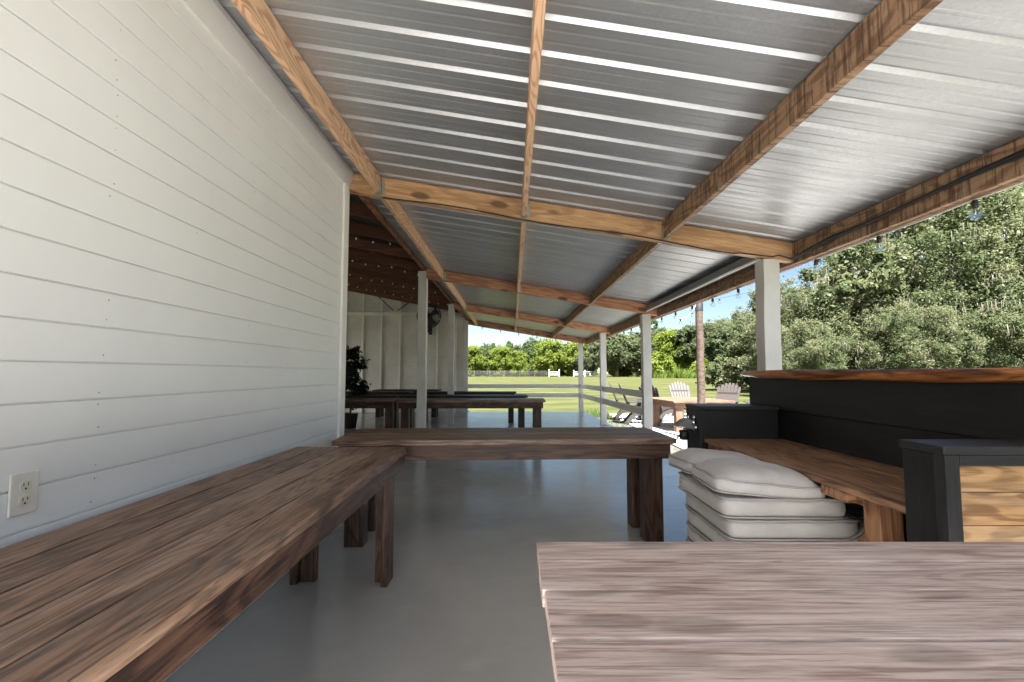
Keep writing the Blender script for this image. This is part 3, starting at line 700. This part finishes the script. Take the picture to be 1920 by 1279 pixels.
# ------------------------------------------------------------------ cables and lights
t = thing('black_cable', 'thin black cable drooping along the bottom of the nearest cross beam', 'cable', (0, 4.03, 2.5))
pts = []
for i in range(61):
    x = -1.09 + 3.27 * i / 60; u = (x * 1.05 + .2) % 1.2
    pts.append((x, 4.026, 2.70 - .163 * x - BH + .006 - .017 * (1 + math.sin(x * 4.3 + .4)) * .6 + (.012 if 1.9 < x else 0)))
pts += [(2.22, 4.020, 2.205), (2.30, 4.020, 2.185), (2.345, 4.018, 2.165)]
m = MB(); m.tube(pts, .0055, 6); m.build('cord', M['cable'], t)
t = thing('power_cable', 'thick black cable bundle sagging along the inside of the eave beam', 'cable', (2.34, 2, 2.2))
m = MB()
for k_ in range(3):
    pts = []
    for i in range(50):
        y = 4.015 - 5.2 * i / 49; e = min(1, (4.015 - y) / .5)
        pts.append((2.340 - .008 * (k_ == 1), y, 2.165 + e * .045 + .012 * math.sin(y * 3.2 + k_ * .5) + .007 * k_ * e))
    m.tube(pts, .008, 6)
m.build('cord', M['cable'], t)
def bulb_parts(par, p, s=1.0):
    m = MB(); m.lathe([(.001, -.105*s), (.016*s, -.102*s), (.026*s, -.088*s), (.0285*s, -.072*s), (.024*s, -.056*s), (.014*s, -.042*s)], p, 14); b = m.build('bulb', M['glass'], par)
    m = MB(); m.lathe([(.010*s, -.046*s), (.0145*s, -.042*s), (.0145*s, -.010*s), (.010*s, 0), (.001, .002)], p, 10); m.build('socket', M['blackplastic'], b)
    m = MB(); m.tube([Vector(p) + Vector((0, 0, -.045*s)), Vector(p) + Vector((0, 0, -.078*s))], .003*s, 5); m.build('filament', M['whitewire'], b)
t = thing('string_lights', 'clear bulb string lights hanging along the outside of the eave beam', 'string lights', (2.45, 8, 2.1))
ze = roofz(2.38) - .182
m = MB(); pts = [(2.418, 1.0 + .167 * i, ze - .004 - .006 * abs(math.sin((i - 1) * math.pi / 4))) for i in range(88)]; m.tube(pts, .004, 6); m.build('cord', M['whitewire'], t)
y = 1.16
while y < 15.6: bulb_parts(t, (2.418, y, ze - .008), 1.0); y += .668
t = thing('string_lights', 'string of small bulbs hanging under the farthest cross beam', 'string lights', (.5, 15.4, 2.5))
m = MB(); pts = [(-1.0 + .1 * i, 15.41, 2.70 - .163 * (-1.0 + .1 * i) - BH - .012) for i in range(34)]; m.tube(pts, .004, 5); m.build('cord', M['cable'], t)
for i in range(6): x = -.95 + .58 * i; bulb_parts(t, (x, 15.40, 2.70 - .163 * x - BH - .015))
# poles of the patio, with strings out to the right
def pole(name, label, x, y, top):
    t = thing(name, label, 'pole', (x, y, -.1), 0)
    m = MB(); m.tube([(x + .004 * math.sin(i * 1.7), y, -.12 + (top + .12) * i / 12) for i in range(13)], .078, 12, r1=.070); m.build('shaft', M['pole'], t)
    m = MB(); m.lathe([(.0775, top - .22), (.0775, top - .02), (.06, top + .01), (.001, top + .012)], (x, y, 0), 12); m.build('cap', M['darkmetal'], t)
pole('wooden_pole', 'tall round wooden pole with metal cap standing by the patio table', 3.665, 9.5, 2.66)
pole('wooden_pole', 'tall round wooden pole on the patio out to the right of the bar', 7.3, 2.2, 3.5)
def hang(label, a, b, sag, nb, s=1.0, name='patio_lights', cm='cable'):
    t = thing(name, label, 'string lights', tuple((Vector(a) + Vector(b)) / 2))
    pts = [Vector(a).lerp(Vector(b), i / 40) - Vector((0, 0, sag * 4 * (i/40) * (1 - i/40))) for i in range(41)]
    m = MB(); m.tube(pts, .0025, 5); m.build('cord', M[cm], t)
    for k_ in range(nb):
        i = int((k_ + .5) * 40 / nb); bulb_parts(t, tuple(pts[i]), s)
hang('pale string of clear bulbs sagging between the two wooden poles over the patio', (3.72, 9.45, 2.62), (7.25, 2.3, 3.35), .16, 10)
hang('short pale wire from the eave beam across to the wooden pole', (2.46, 7.4, 2.10), (3.6, 9.45, 2.58), .14, 2, cm='whitewire')

# ------------------------------------------------------------------ porch railings
def railing(label, a, b, ha, hb, name='porch_railing'):
    t = thing(name, label, 'railing', ((a[0]+b[0])/2, (a[1]+b[1])/2, 0), 0, 'white rails between the porch posts')
    d = Vector((b[0]-a[0], b[1]-a[1], 0)); L = d.length; d.normalize(); nrm = Vector((-d.y, d.x, 0)) * .019
    for (o0, hgt) in ((0, .118), (-.285, .125)):
        m = MB(); vs = []
        for (p, h) in ((a, ha), (b, hb)):
            for s_ in (-1, 1):
                for zq in (h + o0 - hgt, h + o0): vs.append(Vector((p[0], p[1], zq)) + nrm * s_)
        m.add(vs, [(0, 1, 3, 2), (4, 6, 7, 5), (0, 4, 5, 1), (2, 3, 7, 6), (1, 5, 7, 3), (0, 2, 6, 4)], [(v.x + v.y, v.z, 0) for v in vs]); m.build('rail', M['railw'], t, bevel=.003)
railing('two board white railing along the far end of the porch floor', (-1.39, 15.47), (2.105, 15.47), .873, .873)
railing('two board white railing between the two farthest right posts', (2.175, 11.76), (2.175, 15.415), .905, .873)
railing('two board white railing between the two middle right posts, the nearest one', (2.175, 7.99), (2.175, 11.615), .935, .905)

# ------------------------------------------------------------------ wall fan, potted tree
t = thing('wall_fan', 'round black caged fan mounted high on the studded barn end wall', 'fan', (-2.55, 15.2, 3.0))
c = Vector((-2.56, 14.95, 2.98)); rr = .36
m = MB()
for dy, r_ in ((-.10, .30), (-.05, .36), (.05, .36), (.10, .30)): m.tube([c + Vector((r_*math.cos(a), dy, r_*math.sin(a))) for a in [i*math.pi/16 for i in range(32)]], .013, 6, closed=True)
for r_ in (.12, .2): m.tube([c + Vector((r_*math.cos(a), -.115, r_*math.sin(a))) for a in [i*math.pi/12 for i in range(24)]], .005, 5, closed=True)
for i in range(24):
    a = i * math.pi / 12; d = Vector((math.cos(a), 0, math.sin(a)))
    m.tube([c + d*.05 + Vector((0, -.12, 0)), c + d*.30 + Vector((0, -.10, 0)), c + d*.36 + Vector((0, 0, 0)), c + d*.30 + Vector((0, .10, 0))], .0045, 4)
m.build('cage', M['darkmetal'], t)
for i in range(4):
    a = i * math.pi / 2 + .6; d = Vector((math.cos(a), 0, math.sin(a))); e = Vector((-math.sin(a), 0, math.cos(a)))
    m = MB(); q = [c + d*.06 - e*.04 + Vector((0, .02, 0)), c + d*.31 - e*.11 + Vector((0, .05, 0)), c + d*.32 + e*.09 + Vector((0, -.05, 0)), c + d*.06 + e*.04 + Vector((0, -.02, 0))]
    m.add([tuple(v) for v in q] + [tuple(v + Vector((0, .008, 0))) for v in q], [(0, 1, 2, 3), (7, 6, 5, 4), (0, 4, 5, 1), (1, 5, 6, 2), (2, 6, 7, 3), (3, 7, 4, 0)]); m.build('blade', M['darkmetal'], t)
m = MB(); m.tube([c + Vector((0, -.08, 0)), c + Vector((0, .16, 0))], .09, 14); m.build('motor', M['darkmetal'], t)
m = MB(); m.box(c.x - .04, c.x + .04, 15.02, 15.28, c.z - .5, c.z - .42); m.box(c.x - .05, c.x + .05, 15.27, 15.299, c.z - .55, c.z + .1); m.box(c.x - .03, c.x + .03, 15.0, 15.06, c.z - .5, c.z + .02); m.build('bracket', M['darkmetal'], t)

# ------------------------------------------------------------------ foliage generator
def leaf_mesh(name, centers, radii, per, size, seed=0, up=.35, aspect=1.7, droop=0.0, cl=None, squash=.8, shell=.55):
    """one mesh of many small leaf faces scattered through clumps"""
    g_ = np.random.default_rng(seed); C = np.array(centers, float); Rr = np.array(radii, float)
    n = len(C); idx = np.repeat(np.arange(n), per); m_ = len(idx)
    d = g_.normal(size=(m_, 3)); d /= np.linalg.norm(d, axis=1)[:, None]
    rad = g_.uniform(0, 1, m_) ** shell
    ns = 7; sd_ = g_.normal(size=(n, ns, 3)); sd_ /= np.linalg.norm(sd_, axis=2)[:, :, None]
    sc_ = C[:, None, :] + sd_ * (Rr[:, None] * g_.uniform(.45, 1.0, (n, ns)))[:, :, None] * np.array([1, 1, squash])
    si = g_.integers(0, ns, m_); sr = Rr[idx] * g_.uniform(.25, .62, (n, ns))[idx, si]
    pos = sc_[idx, si] + d * (sr * rad)[:, None] * np.array([1, 1, squash])
    lo_ = g_.uniform(0, 1, m_) < .16                      # loose twigs outside the clumps
    pos[lo_] = C[idx[lo_]] + d[lo_] * (Rr[idx[lo_]] * g_.uniform(.7, 1.45, lo_.sum()))[:, None]
    nr = d * .75 + g_.normal(size=(m_, 3)) * .55 + np.array([0, 0, up]); nr /= np.linalg.norm(nr, axis=1)[:, None]
    tmp = g_.normal(size=(m_, 3)); u = np.cross(nr, tmp); u /= np.linalg.norm(u, axis=1)[:, None]; w = np.cross(nr, u)
    sz = size * g_.uniform(.6, 1.35, m_)
    a = u * (sz * aspect * .5)[:, None]; b = w * (sz * .5)[:, None]
    V = np.stack([pos - a, pos + b * .9 - a * .1, pos + a, pos - b * .9 - a * .1], 1).reshape(-1, 3)
    lr = np.repeat(np.clip(g_.normal(.5, .16, m_), 0, 1), 4); clv = g_.uniform(0, 1, n) if cl is None else np.array(cl); clr = np.repeat(clv[idx], 4)
    return V, lr, clr
def mesh_from_quads(name, V, lr, clr, mat):
    n = len(V) // 4; me = bpy.data.meshes.new(name); me.vertices.add(len(V)); me.vertices.foreach_set('co', V.astype('f').ravel())
    me.loops.add(len(V)); me.loops.foreach_set('vertex_index', np.arange(len(V), dtype='i'))
    me.polygons.add(n); me.polygons.foreach_set('loop_start', np.arange(0, len(V), 4, dtype='i'))
    a = me.attributes.new('lr', 'FLOAT', 'POINT'); a.data.foreach_set('value', lr.astype('f'))
    a = me.attributes.new('cl', 'FLOAT', 'POINT'); a.data.foreach_set('value', clr.astype('f'))
    me.materials.append(mat); me.update(calc_edges=True); me.validate()
    return me
def crown_obj(name, me, parent):
    o = bpy.data.objects.new(name, me); COL.objects.link(o); o.parent = parent; return o

t = thing('potted_tree', 'dark leafy potted tree standing in the barn beyond the wall corner', 'plant', (-3.62, 11.0, 0))
g_ = random.Random(5); cs = []; rs = []
for i in range(46):
    z = g_.uniform(.55, 1.72); r_ = .44 * math.sin(max(.15, min(1, (1.85 - z) / 1.0)) * 1.5); a = g_.uniform(0, 6.28); q = r_ * math.sqrt(g_.random()); cs.append((q*math.cos(a), q*math.sin(a), z)); rs.append(g_.uniform(.09, .17))
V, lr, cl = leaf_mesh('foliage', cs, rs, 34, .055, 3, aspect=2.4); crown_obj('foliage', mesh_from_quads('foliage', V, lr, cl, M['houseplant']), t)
m = MB(); m.tube([(0, 0, .25), (.02, 0, .7), (-.01, .01, 1.2)], .025, 8, r1=.012); m.build('trunk', M['bark'], t, local=True)
m = MB(); m.lathe([(.001, 0), (.13, 0), (.17, .30), (.18, .32), (.165, .32), (.15, .28), (.001, .27)], (0, 0, 0), 16); m.build('pot', M['pot'], t, local=True)

# ------------------------------------------------------------------ patio furniture
PZ = -.10
def adirondack(mat):
    t = thing('adirondack_chair', 'x', 'chair', (0, 0, PZ), 0, 'adirondack chairs on the patio')
    # faces -y; seat slopes down to the back (+y), back leans back
    def seatz(y): return .36 - .22 * (y + .30)
    m = MB()
    for i in range(6):
        y = -.32 + i * .095; z = seatz(y); m.box(-.27, .27, y, y + .082, z, z + .022, 'x')
    m.build('seat', mat, t, bevel=.004, local=True)
    m = MB(); lean = .42
    for i in range(7):
        x = (i - 3) * .078; hgt = .86 - .10 * ((i - 3) / 3.0) ** 2 * 1.1; fan = (i - 3) * .022
        vs = []
        for (zq, k_) in ((.20, 0), (.20 + hgt * .5, .55), (.20 + hgt * .92, .95), (.20 + hgt, 1.0)):
            yb = .21 + (zq - .20) * lean; hw = .034 + .008 * k_ if k_ < 1 else .024
            xc = x + fan * k_
            vs += [(xc - hw, yb, zq), (xc + hw, yb, zq), (xc + hw, yb + .022, zq - .008), (xc - hw, yb + .022, zq - .008)]
        fs = [(0, 1, 2, 3), (12, 15, 14, 13)]
        for j in range(3):
            for q in range(4): fs.append((j*4+q, j*4+(q+1) % 4, j*4+4+(q+1) % 4, j*4+4+q))
        m.add(vs, fs)
    m.box(-.27, .27, .30, .325, .42, .49, 'x'); m.box(-.29, .29, .44, .465, .74, .80, 'x')
    m.build('backrest', mat, t, bevel=.003, local=True)
    for s_ in (-1, 1):
        m = MB(); xa, xb = sorted((s_ * .26, s_ * .39)); m.poly([(s_*.27, -.36), (s_*.40, -.34), (s_*.41, -.10), (s_*.36, .36), (s_*.30, .40), (s_*.29, .0)], (.555, .58), 'z'); m.build('armrest', mat, t, bevel=.004, local=True)
        m = MB(); x0, x1 = sorted((s_*.275, s_*.305)); m.box(x0, x1, -.33, -.21, 0, .554, 'z'); m.build('leg', mat, t, bevel=.004, local=True)
        m = MB(); m.poly([(-.36, .30), (-.36, .42), (-.20, .42), (.30, .22), (.48, 0), (.36, 0), (.16, .20)], (s_*.272 - .016, s_*.272 + .016) , 'x'); m.build('leg', mat, t, bevel=.003, local=True)
        m = MB(); m.box(min(s_*.30, s_*.33), max(s_*.30, s_*.33), .33, .37, .40, .554); m.build('arm_support', mat, t, bevel=.003, local=True)
    return t
ca = adirondack(M['chair']); cb = adirondack(M['chairdark'])
ca.location = (5.35, 15.0, PZ); ca.rotation_euler = (0, 0, R(8)); ca['label'] = 'taupe adirondack chair with rounded back beyond the left half of the patio table'
copy_tree(ca, None, (5.62, 13.3, PZ), R(-52), 'taupe adirondack chair behind the wooden pole, arm showing to the right')
copy_tree(ca, None, (4.15, 13.6, PZ), R(120), 'taupe adirondack chair seen between the nearest white railing post and the patio table')
copy_tree(ca, None, (6.55, 12.7, PZ), R(-75), 'taupe adirondack chair mostly hidden behind the bar end, only its arm showing')
cb.location = (3.40, 14.2, PZ); cb.rotation_euler = (0, 0, R(76)); cb['label'] = 'dark adirondack chair leftmost behind the railing, back turned to the lawn'
copy_tree(cb, None, (3.46, 13.15, PZ), R(82), 'dark adirondack chair nearest the white post, just right of the leftmost one')
t = thing('patio_table', 'square brown wooden table in the sun on the pale patio', 'table', (4.2, 11.9, PZ), R(6))
m = MB()
for i in range(7): m.box(-.72, .72, -.95 + i*.272, -.95 + i*.272 + .268, .66, .70, 'x')
m.build('tabletop', M['outtable'], t, bevel=.004, local=True)
m = MB()
m.box(-.66, .66, -.88, -.84, .54, .659, 'x'); m.build('apron', M['outtable'], t, bevel=.003, local=True)
for q in ((-.66, .66, .84, .88, .54, .659, 'x'), (-.66, -.62, -.838, .838, .54, .659, 'y'), (.62, .66, -.838, .838, .54, .659, 'y')):
    m = MB(); m.box(*q); m.build('apron', M['outtable'], t, bevel=.003, local=True)
for sx in (-1, 1):
    for yq in (-.76, .50):
        m = MB(); m.box(sx*.54 - .075, sx*.54 + .075, yq - .075, yq + .075, 0, .6595, 'z'); m.build('leg', M['outtable'], t, bevel=.004, local=True)

# ------------------------------------------------------------------ trees
def tree_proto(name, label, cat, H, Rw, trunk_h, ncl, per, leaf, mat, seed, shape='oak', moss=0, tr=.3, group=None, branches=7):
    t = thing(name, label, cat, (0, 0, 0), 0, group); g_ = random.Random(seed)
    cs = []; rs = []
    while len(cs) < ncl:
        if shape == 'oak':
            u, v, w = g_.uniform(-1, 1), g_.uniform(-1, 1), g_.uniform(-1, 1); d = math.sqrt(u*u + v*v + w*w)
            if d > 1 or d < .45: continue
            lump = 1 + .28 * mnoise.noise(Vector((u*1.6 + seed, v*1.6, w*1.6)))
            z = trunk_h + (H - trunk_h) * (.46 + .50 * w * lump); rad = Rw * lump * (1.0 if w > -.2 else .92); p = (u*rad, v*rad, z)
            if w < -.75 and g_.random() < .5: continue
            r_ = Rw * g_.uniform(.13, .24)
        elif shape == 'cone':
            f = g_.random() ** .75; z = trunk_h + (H - trunk_h) * f; rad = Rw * (1 - f) ** .8 * g_.uniform(.35, 1.05); a = g_.uniform(0, 6.283); p = (rad*math.cos(a), rad*math.sin(a), z); r_ = Rw * g_.uniform(.16, .28) * (1.15 - .6 * f)
        else:  # round, taller than wide
            f = g_.random(); z = trunk_h + (H - trunk_h) * f; rad = Rw * math.sin(min(3.0, .35 + 2.5 * f)) ** .7 * g_.uniform(.3, 1.05) * (1 + .25 * mnoise.noise(Vector((f*5, seed, 2)))); a = g_.uniform(0, 6.283); p = (rad*math.cos(a), rad*math.sin(a), z); r_ = Rw * g_.uniform(.16, .30)
        cs.append(p); rs.append(r_)
    V, lr, cl = leaf_mesh('crown', cs, rs, per, leaf, seed); crown_obj('crown', mesh_from_quads('crown', V, lr, cl, mat), t)
    m = MB(); zt = trunk_h + (H - trunk_h) * (.55 if shape != 'cone' else .92)
    bend = [(g_.uniform(-.25, .25) * i / 4, g_.uniform(-.25, .25) * i / 4, zt * i / 5) for i in range(6)]
    if shape == 'cone': bend = [(0, 0, zt * i / 5) for i in range(6)]
    m.tube(bend, tr, 10, r1=tr * .3)
    for k_ in range(branches):
        c = cs[g_.randrange(len(cs))]; s0 = bend[g_.choice((1, 2, 2, 3))]; mid = [(s0[i] + c[i]) / 2 for i in range(3)]; mid[2] += .08 * H * g_.uniform(-.3, 1)
        m.tube([s0, mid, c], tr * .42, 6, r1=tr * .08)
    m.build('trunk', M['bark'], t, local=True)
    if moss:
        Vs = []; lrs = []
        for k_ in range(moss):
            c = cs[g_.randrange(len(cs))]; a = g_.uniform(0, 6.283); r_ = rs[0] * .9
            bx, by, bz = c[0] + r_*math.cos(a)*.8, c[1] + r_*math.sin(a)*.8, c[2] - .1
            for s_ in range(26):
                x, y, z = bx + g_.gauss(0, .28), by + g_.gauss(0, .28), bz + g_.gauss(0, .25); L = g_.uniform(.25, .9); th = g_.uniform(0, 3.14); w_ = g_.uniform(.012, .03); dx, dy = w_*math.cos(th), w_*math.sin(th)
                jx, jy = g_.gauss(0, .08), g_.gauss(0, .08)
                Vs += [(x-dx, y-dy, z), (x+dx, y+dy, z), (x+jx+dx*.3, y+jy+dy*.3, z-L), (x+jx-dx*.3, y+jy-dy*.3, z-L)]; lrs += [g_.random()] * 4
        crown_obj('hanging_moss', mesh_from_quads('hanging_moss', np.array(Vs), np.array(lrs), np.array(lrs), M['moss']), t)
    return t
def put(proto, x, y, s, rz, label, first=False, sz=None):
    o = proto if first else copy_tree(proto)
    o.location = (x, y, gz(x, y) - .05); o.rotation_euler = (0, 0, rz); o.scale = (s, s, sz or s); o['label'] = label; return o
GO = 'moss hung oaks along the right side of the lawn'
oakA = tree_proto('oak_tree', 'x', 'tree', 15.5, 7.6, 2.2, 200, 900, .115, M['oak'], 11, moss=120, tr=.55, group=GO)
oakB = tree_proto('oak_tree', 'x', 'tree', 12.5, 6.6, 1.2, 170, 780, .125, M['oak2'], 23, moss=60, tr=.45, group=GO)
put(oakA, 29.8, 33.0, 1.0, .3, 'tall live oak rising above the eave at the right edge of the photo', True)
put(oakA, 41.0, 38.0, 1.1, 2.2, 'live oak mostly out of frame behind the tallest oak on the right')
put(oakA, 39.5, 46.0, .95, 4.0, 'tall oak standing behind the gap right of the big white post')
put(oakB, 19.0, 31.0, .58, 1.0, 'low bushy oak in front of the leaning trunk above the bar top', True)
put(oakB, 26.0, 29.5, .62, 2.9, 'low bushy oak filling the lower right corner of the treeline')
put(oakB, 41.5, 72.0, 1.1, 5.0, 'rounded oak just right of the big white post', sz=.86)
put(oakB, 45.0, 82.0, 1.15, .5, 'oak whose rounded top shows right above the big white post side', sz=1.0)
put(oakB, 38.2, 84.0, .92, 1.2, 'oak directly behind the big white post', sz=.80)
put(oakA, 34.5, 84.0, .60, 1.7, 'oak with grey moss between wooden pole and big white post')
put(oakB, 37.5, 60.0, .95, 3.6, 'deep oak behind the rounded oak right of the post', sz=.78)
put(oakB, 15.8, 27.0, .34, 4.4, 'small bright shrub-like oak just above the bar top')
put(oakB, 21.5, 26.0, .40, .2, 'small bushy oak low behind the bar top at the right')
oakC = tree_proto('trunk_oak', 'oak with leaning bare grey trunk visible above the bar top', 'tree', 9.0, 3.2, 4.2, 40, 300, .2, M['oak'], 41, moss=20, tr=.42)
put(oakC, 21.2, 30.0, 1.0, 0, 'oak with bare grey trunk visible above the bar top', True)
GD = 'dark trees at the far right end of the lawn'
dk = tree_proto('broadleaf_tree', 'x', 'tree', 10, 5.0, 1.0, 90, 260, .30, M['darkleaf'], 51, tr=.35, group=GD)
put(dk, 27.5, 98, 1.02, 0, 'dark broadleaf tree left of the lime green tree, beside the third post', True)
put(dk, 36.0, 100, 1.0, 2, 'dark broadleaf tree peeking out right of the lime green tree')
put(dk, 33.0, 84, .95, 4, 'dark broadleaf tree behind the wooden pole')
put(dk, 43, 90, 1.2, 1, 'dark broadleaf tree between the pole and the mossy oaks')
lm = tree_proto('lime_tree', 'x', 'tree', 8.2, 3.7, .4, 110, 280, .24, M['lime'], 61, shape='round', tr=.25, group='bright yellow green trees across the lawn')
put(lm, 28.6, 86, .98, 0, 'bright lime green tree standing out before the dark trees left of the pole', True)
GP = 'young trees in a row behind the far fence'
pn = tree_proto('pine_tree', 'x', 'tree', 7.0, 2.3, .5, 80, 200, .26, M['pineleaf'], 71, shape='cone', tr=.14, group=GP)
ol = tree_proto('spreading_oak', 'x', 'tree', 8.4, 5.2, 1.9, 90, 240, .28, M['oak'], 81, tr=.4, group='spreading oaks across the lawn')
put(ol, 20.2, 94, .98, 0, 'spreading oak with dark trunk between the second and third right posts', True)
put(ol, 25.2, 98, .90, 2, 'spreading oak with slim trunk just left of the nearest railing post')
put(ol, 15.2, 103, .62, 2, 'small rounded oak between the two farthest posts')
FIRST = [True, True]
row = [(-8.6, 'l', .82), (-5.6, 'p', .85), (-4.2, 'p', .92), (-2.2, 'l', .80), (-.6, 'p', .98), (1.0, 'l', .68), (3.0, 'p', .95), (4.4, 'p', .86), (5.6, 'p', .90), (8.0, 'l', .98), (10.2, 'p', .95), (11.6, 'p', .85), (13.0, 'p', .80), (14.2, 'l', .95), (22.8, 'l', 1.12), (6.6, 'l', .6)]
words = ['first', 'second', 'third', 'fourth', 'fifth', 'sixth', 'seventh', 'eighth', 'ninth', 'tenth', 'eleventh', 'twelfth']
cnt = {'l': 0, 'p': 0}
for (x, kd, s_) in sorted(row):
    y = 108 + random.uniform(-1.5, 3); i = cnt[kd]; cnt[kd] += 1
    if kd == 'p': put(pn, x, y, s_ * 1.12, random.uniform(0, 6), 'dark green young pine, %s pine from the left in the far row' % words[i], FIRST[0]); FIRST[0] = False
    else: put(lm, x, y - 4.2, s_ * .92, random.uniform(0, 6), 'yellow green young tree, %s bright one from the left in the far row' % words[i])
# far wood and side woods
wd = tree_proto('forest_tree', 'x', 'tree', 11.5, 6.6, .2, 110, 190, .45, M['darkleaf'], 91, tr=.3, group='far wood behind the young trees')
i = 0; side = ['left', 'right']
for j in range(12):
    x = -36 + j * 7.2; y = 132 + (j % 3) * 6
    put(wd, x, y, random.uniform(.72, .98), random.uniform(0, 6), 'hazy forest tree in the far wood, %s tree from its left end' % words[j], j == 0)
for j, (x, y, s_) in enumerate(((44, 62, 1.0), (54, 58, 1.0), (64, 54, 1.0), (50, 80, 1.0), (66, 72, 1.1), (38, 78, .8))):
    put(wd, x, y, s_, j * 1.3, 'shaded forest tree behind the right-hand oaks, %s of those from the left' % words[j])
tp = tree_proto('tall_pine', 'tall thin dark pine whose tip shows beside the third right post', 'tree', 14.5, 1.6, 9.5, 26, 140, .26, M['pineleaf'], 101, shape='round', tr=.16)
put(tp, 35.2, 122, 1.0, 0, 'tall thin dark pine whose tip shows beside the third right post', True)
# reeds and shrubs along the lawn edge
def stuff_leaves(name, boxes, n, size, mat, seed, tall=1.0):
    g_ = np.random.default_rng(seed); Vs = []; k_ = 0
    for (x0, x1, y0, y1, h) in boxes:
        x = g_.uniform(x0, x1, n); y = g_.uniform(y0, y1, n); z = np.array([gz(0, b) for b in y]) - .02; hh = h * g_.uniform(.35, 1.1, n) * (.75 + .35 * np.sin(x * .9) * np.sin(x * 2.3 + 1)); th = g_.uniform(0, 3.14, n); w_ = size * g_.uniform(.6, 1.3, n); dx, dy = w_*np.cos(th), w_*np.sin(th); lx, ly = g_.normal(0, .25, n) * hh, g_.normal(0, .25, n) * hh
        Vs.append(np.stack([np.stack([x-dx, y-dy, z], 1), np.stack([x+dx, y+dy, z], 1), np.stack([x+lx+dx*.2, y+ly+dy*.2, z+hh], 1), np.stack([x+lx-dx*.2, y+ly-dy*.2, z+hh], 1)], 1).reshape(-1, 3))
    V = np.concatenate(Vs); lr = np.repeat(g_.uniform(0, 1, len(V)//4), 4)
    o = bpy.data.objects.new(name, mesh_from_quads(name, V, lr, lr, mat)); COL.objects.link(o); return tag(o, kind='stuff')
tag(stuff_leaves('tall_reeds', [(22.5, 44, 77, 82, 2.0), (26, 34, 76, 78, 1.3)], 5200, .07, M['reed'], 5), 'band of tall bright green reeds along the far edge of the lawn', 'reeds')
tag(stuff_leaves('weeds', [(2.42, 2.95, 9.5, 15.6, .10), (2.36, 2.75, 5.2, 9.5, .07), (-1.3, 2.3, 15.7, 16.6, .12), (2.4, 3.1, 15.0, 16.6, .22)], 900, .012, M['weed'], 9), 'low green weeds in the gravel along the porch floor edge', 'weeds')
sh = tree_proto('shrub', 'x', 'shrub', 2.6, 2.0, .1, 46, 160, .16, M['lime'], 111, tr=.08, branches=3, group='shrubs along the far lawn edge')
put(sh, 24.0, 80, 1.35, 0, 'light green shrub against the third right post at the lawn edge', True)
put(sh, 31.0, 79, 1.15, 2, 'light green shrub among the reeds left of the wooden pole')
GU = 'undergrowth shrubs beneath the oaks'
us = tree_proto('undergrowth', 'x', 'shrub', 2.4, 2.2, .1, 46, 170, .15, M['oak2'], 121, tr=.08, branches=3, group=GU)
for i, (x, y, s_) in enumerate(((16.0, 36, 1.0), (20, 39, 1.2), (24, 37, 1.1), (28, 34, 1.2), (38, 84, 1.4), (45, 80, 1.4), (41, 68, 1.2), (30, 44, 1.2))):
    put(us, x, y, s_, i, 'low undergrowth beneath the right-hand oaks', i == 0)
# white fence far across the lawn
fy = 100.5
t = thing('white_fence', 'white board fence far across the lawn before the young trees', 'fence', (15, fy, gz(0, fy)))
m = MB(); z0 = gz(0, fy)
for zq in (.30, .62, .94): m.box(12.6, 19.2, fy, fy + .04, z0 + zq, z0 + zq + .10, 'x')
m.build('rail', M['fence_white'], t)
for x in (12.6, 14.9, 17.0, 19.1): m = MB(); m.box(x, x + .16, fy - .08, fy - .001, z0 - .1, z0 + 1.35, 'z'); m.build('post', M['fence_white'], t)
t = thing('white_gate', 'short white gate between two posts left of the far white fence', 'gate', (8.5, fy, z0))
m = MB()
for zq in (.30, .62, .94): m.box(7.5, 9.7, fy, fy + .04, z0 + zq, z0 + zq + .10, 'x')
m.build('rail', M['fence_white'], t)
for x in (7.5, 9.6): m = MB(); m.box(x, x + .18, fy - .08, fy - .001, z0 - .1, z0 + 1.5, 'z'); m.build('post', M['fence_white'], t)
t = thing('wire_fence', 'grey wire mesh fence along the far left edge of the lawn', 'fence', (-2, fy, z0))
m = MB()
for i in range(8): m.tube([(-14, fy, z0 + .12 + i*.15), (7.3, fy, z0 + .12 + i*.15)], .012, 4)
for i in range(71): m.tube([(-14 + i*.3, fy, z0), (-14 + i*.3, fy, z0 + 1.2)], .008, 4)
m.build('mesh', M['fence_wire'], t)
for i in range(7): m = MB(); m.box(-14 + i*3.1, -13.9 + i*3.1, fy - .06, fy - .013, z0 - .1, z0 + 1.3, 'z'); m.build('post', M['pole'], t)
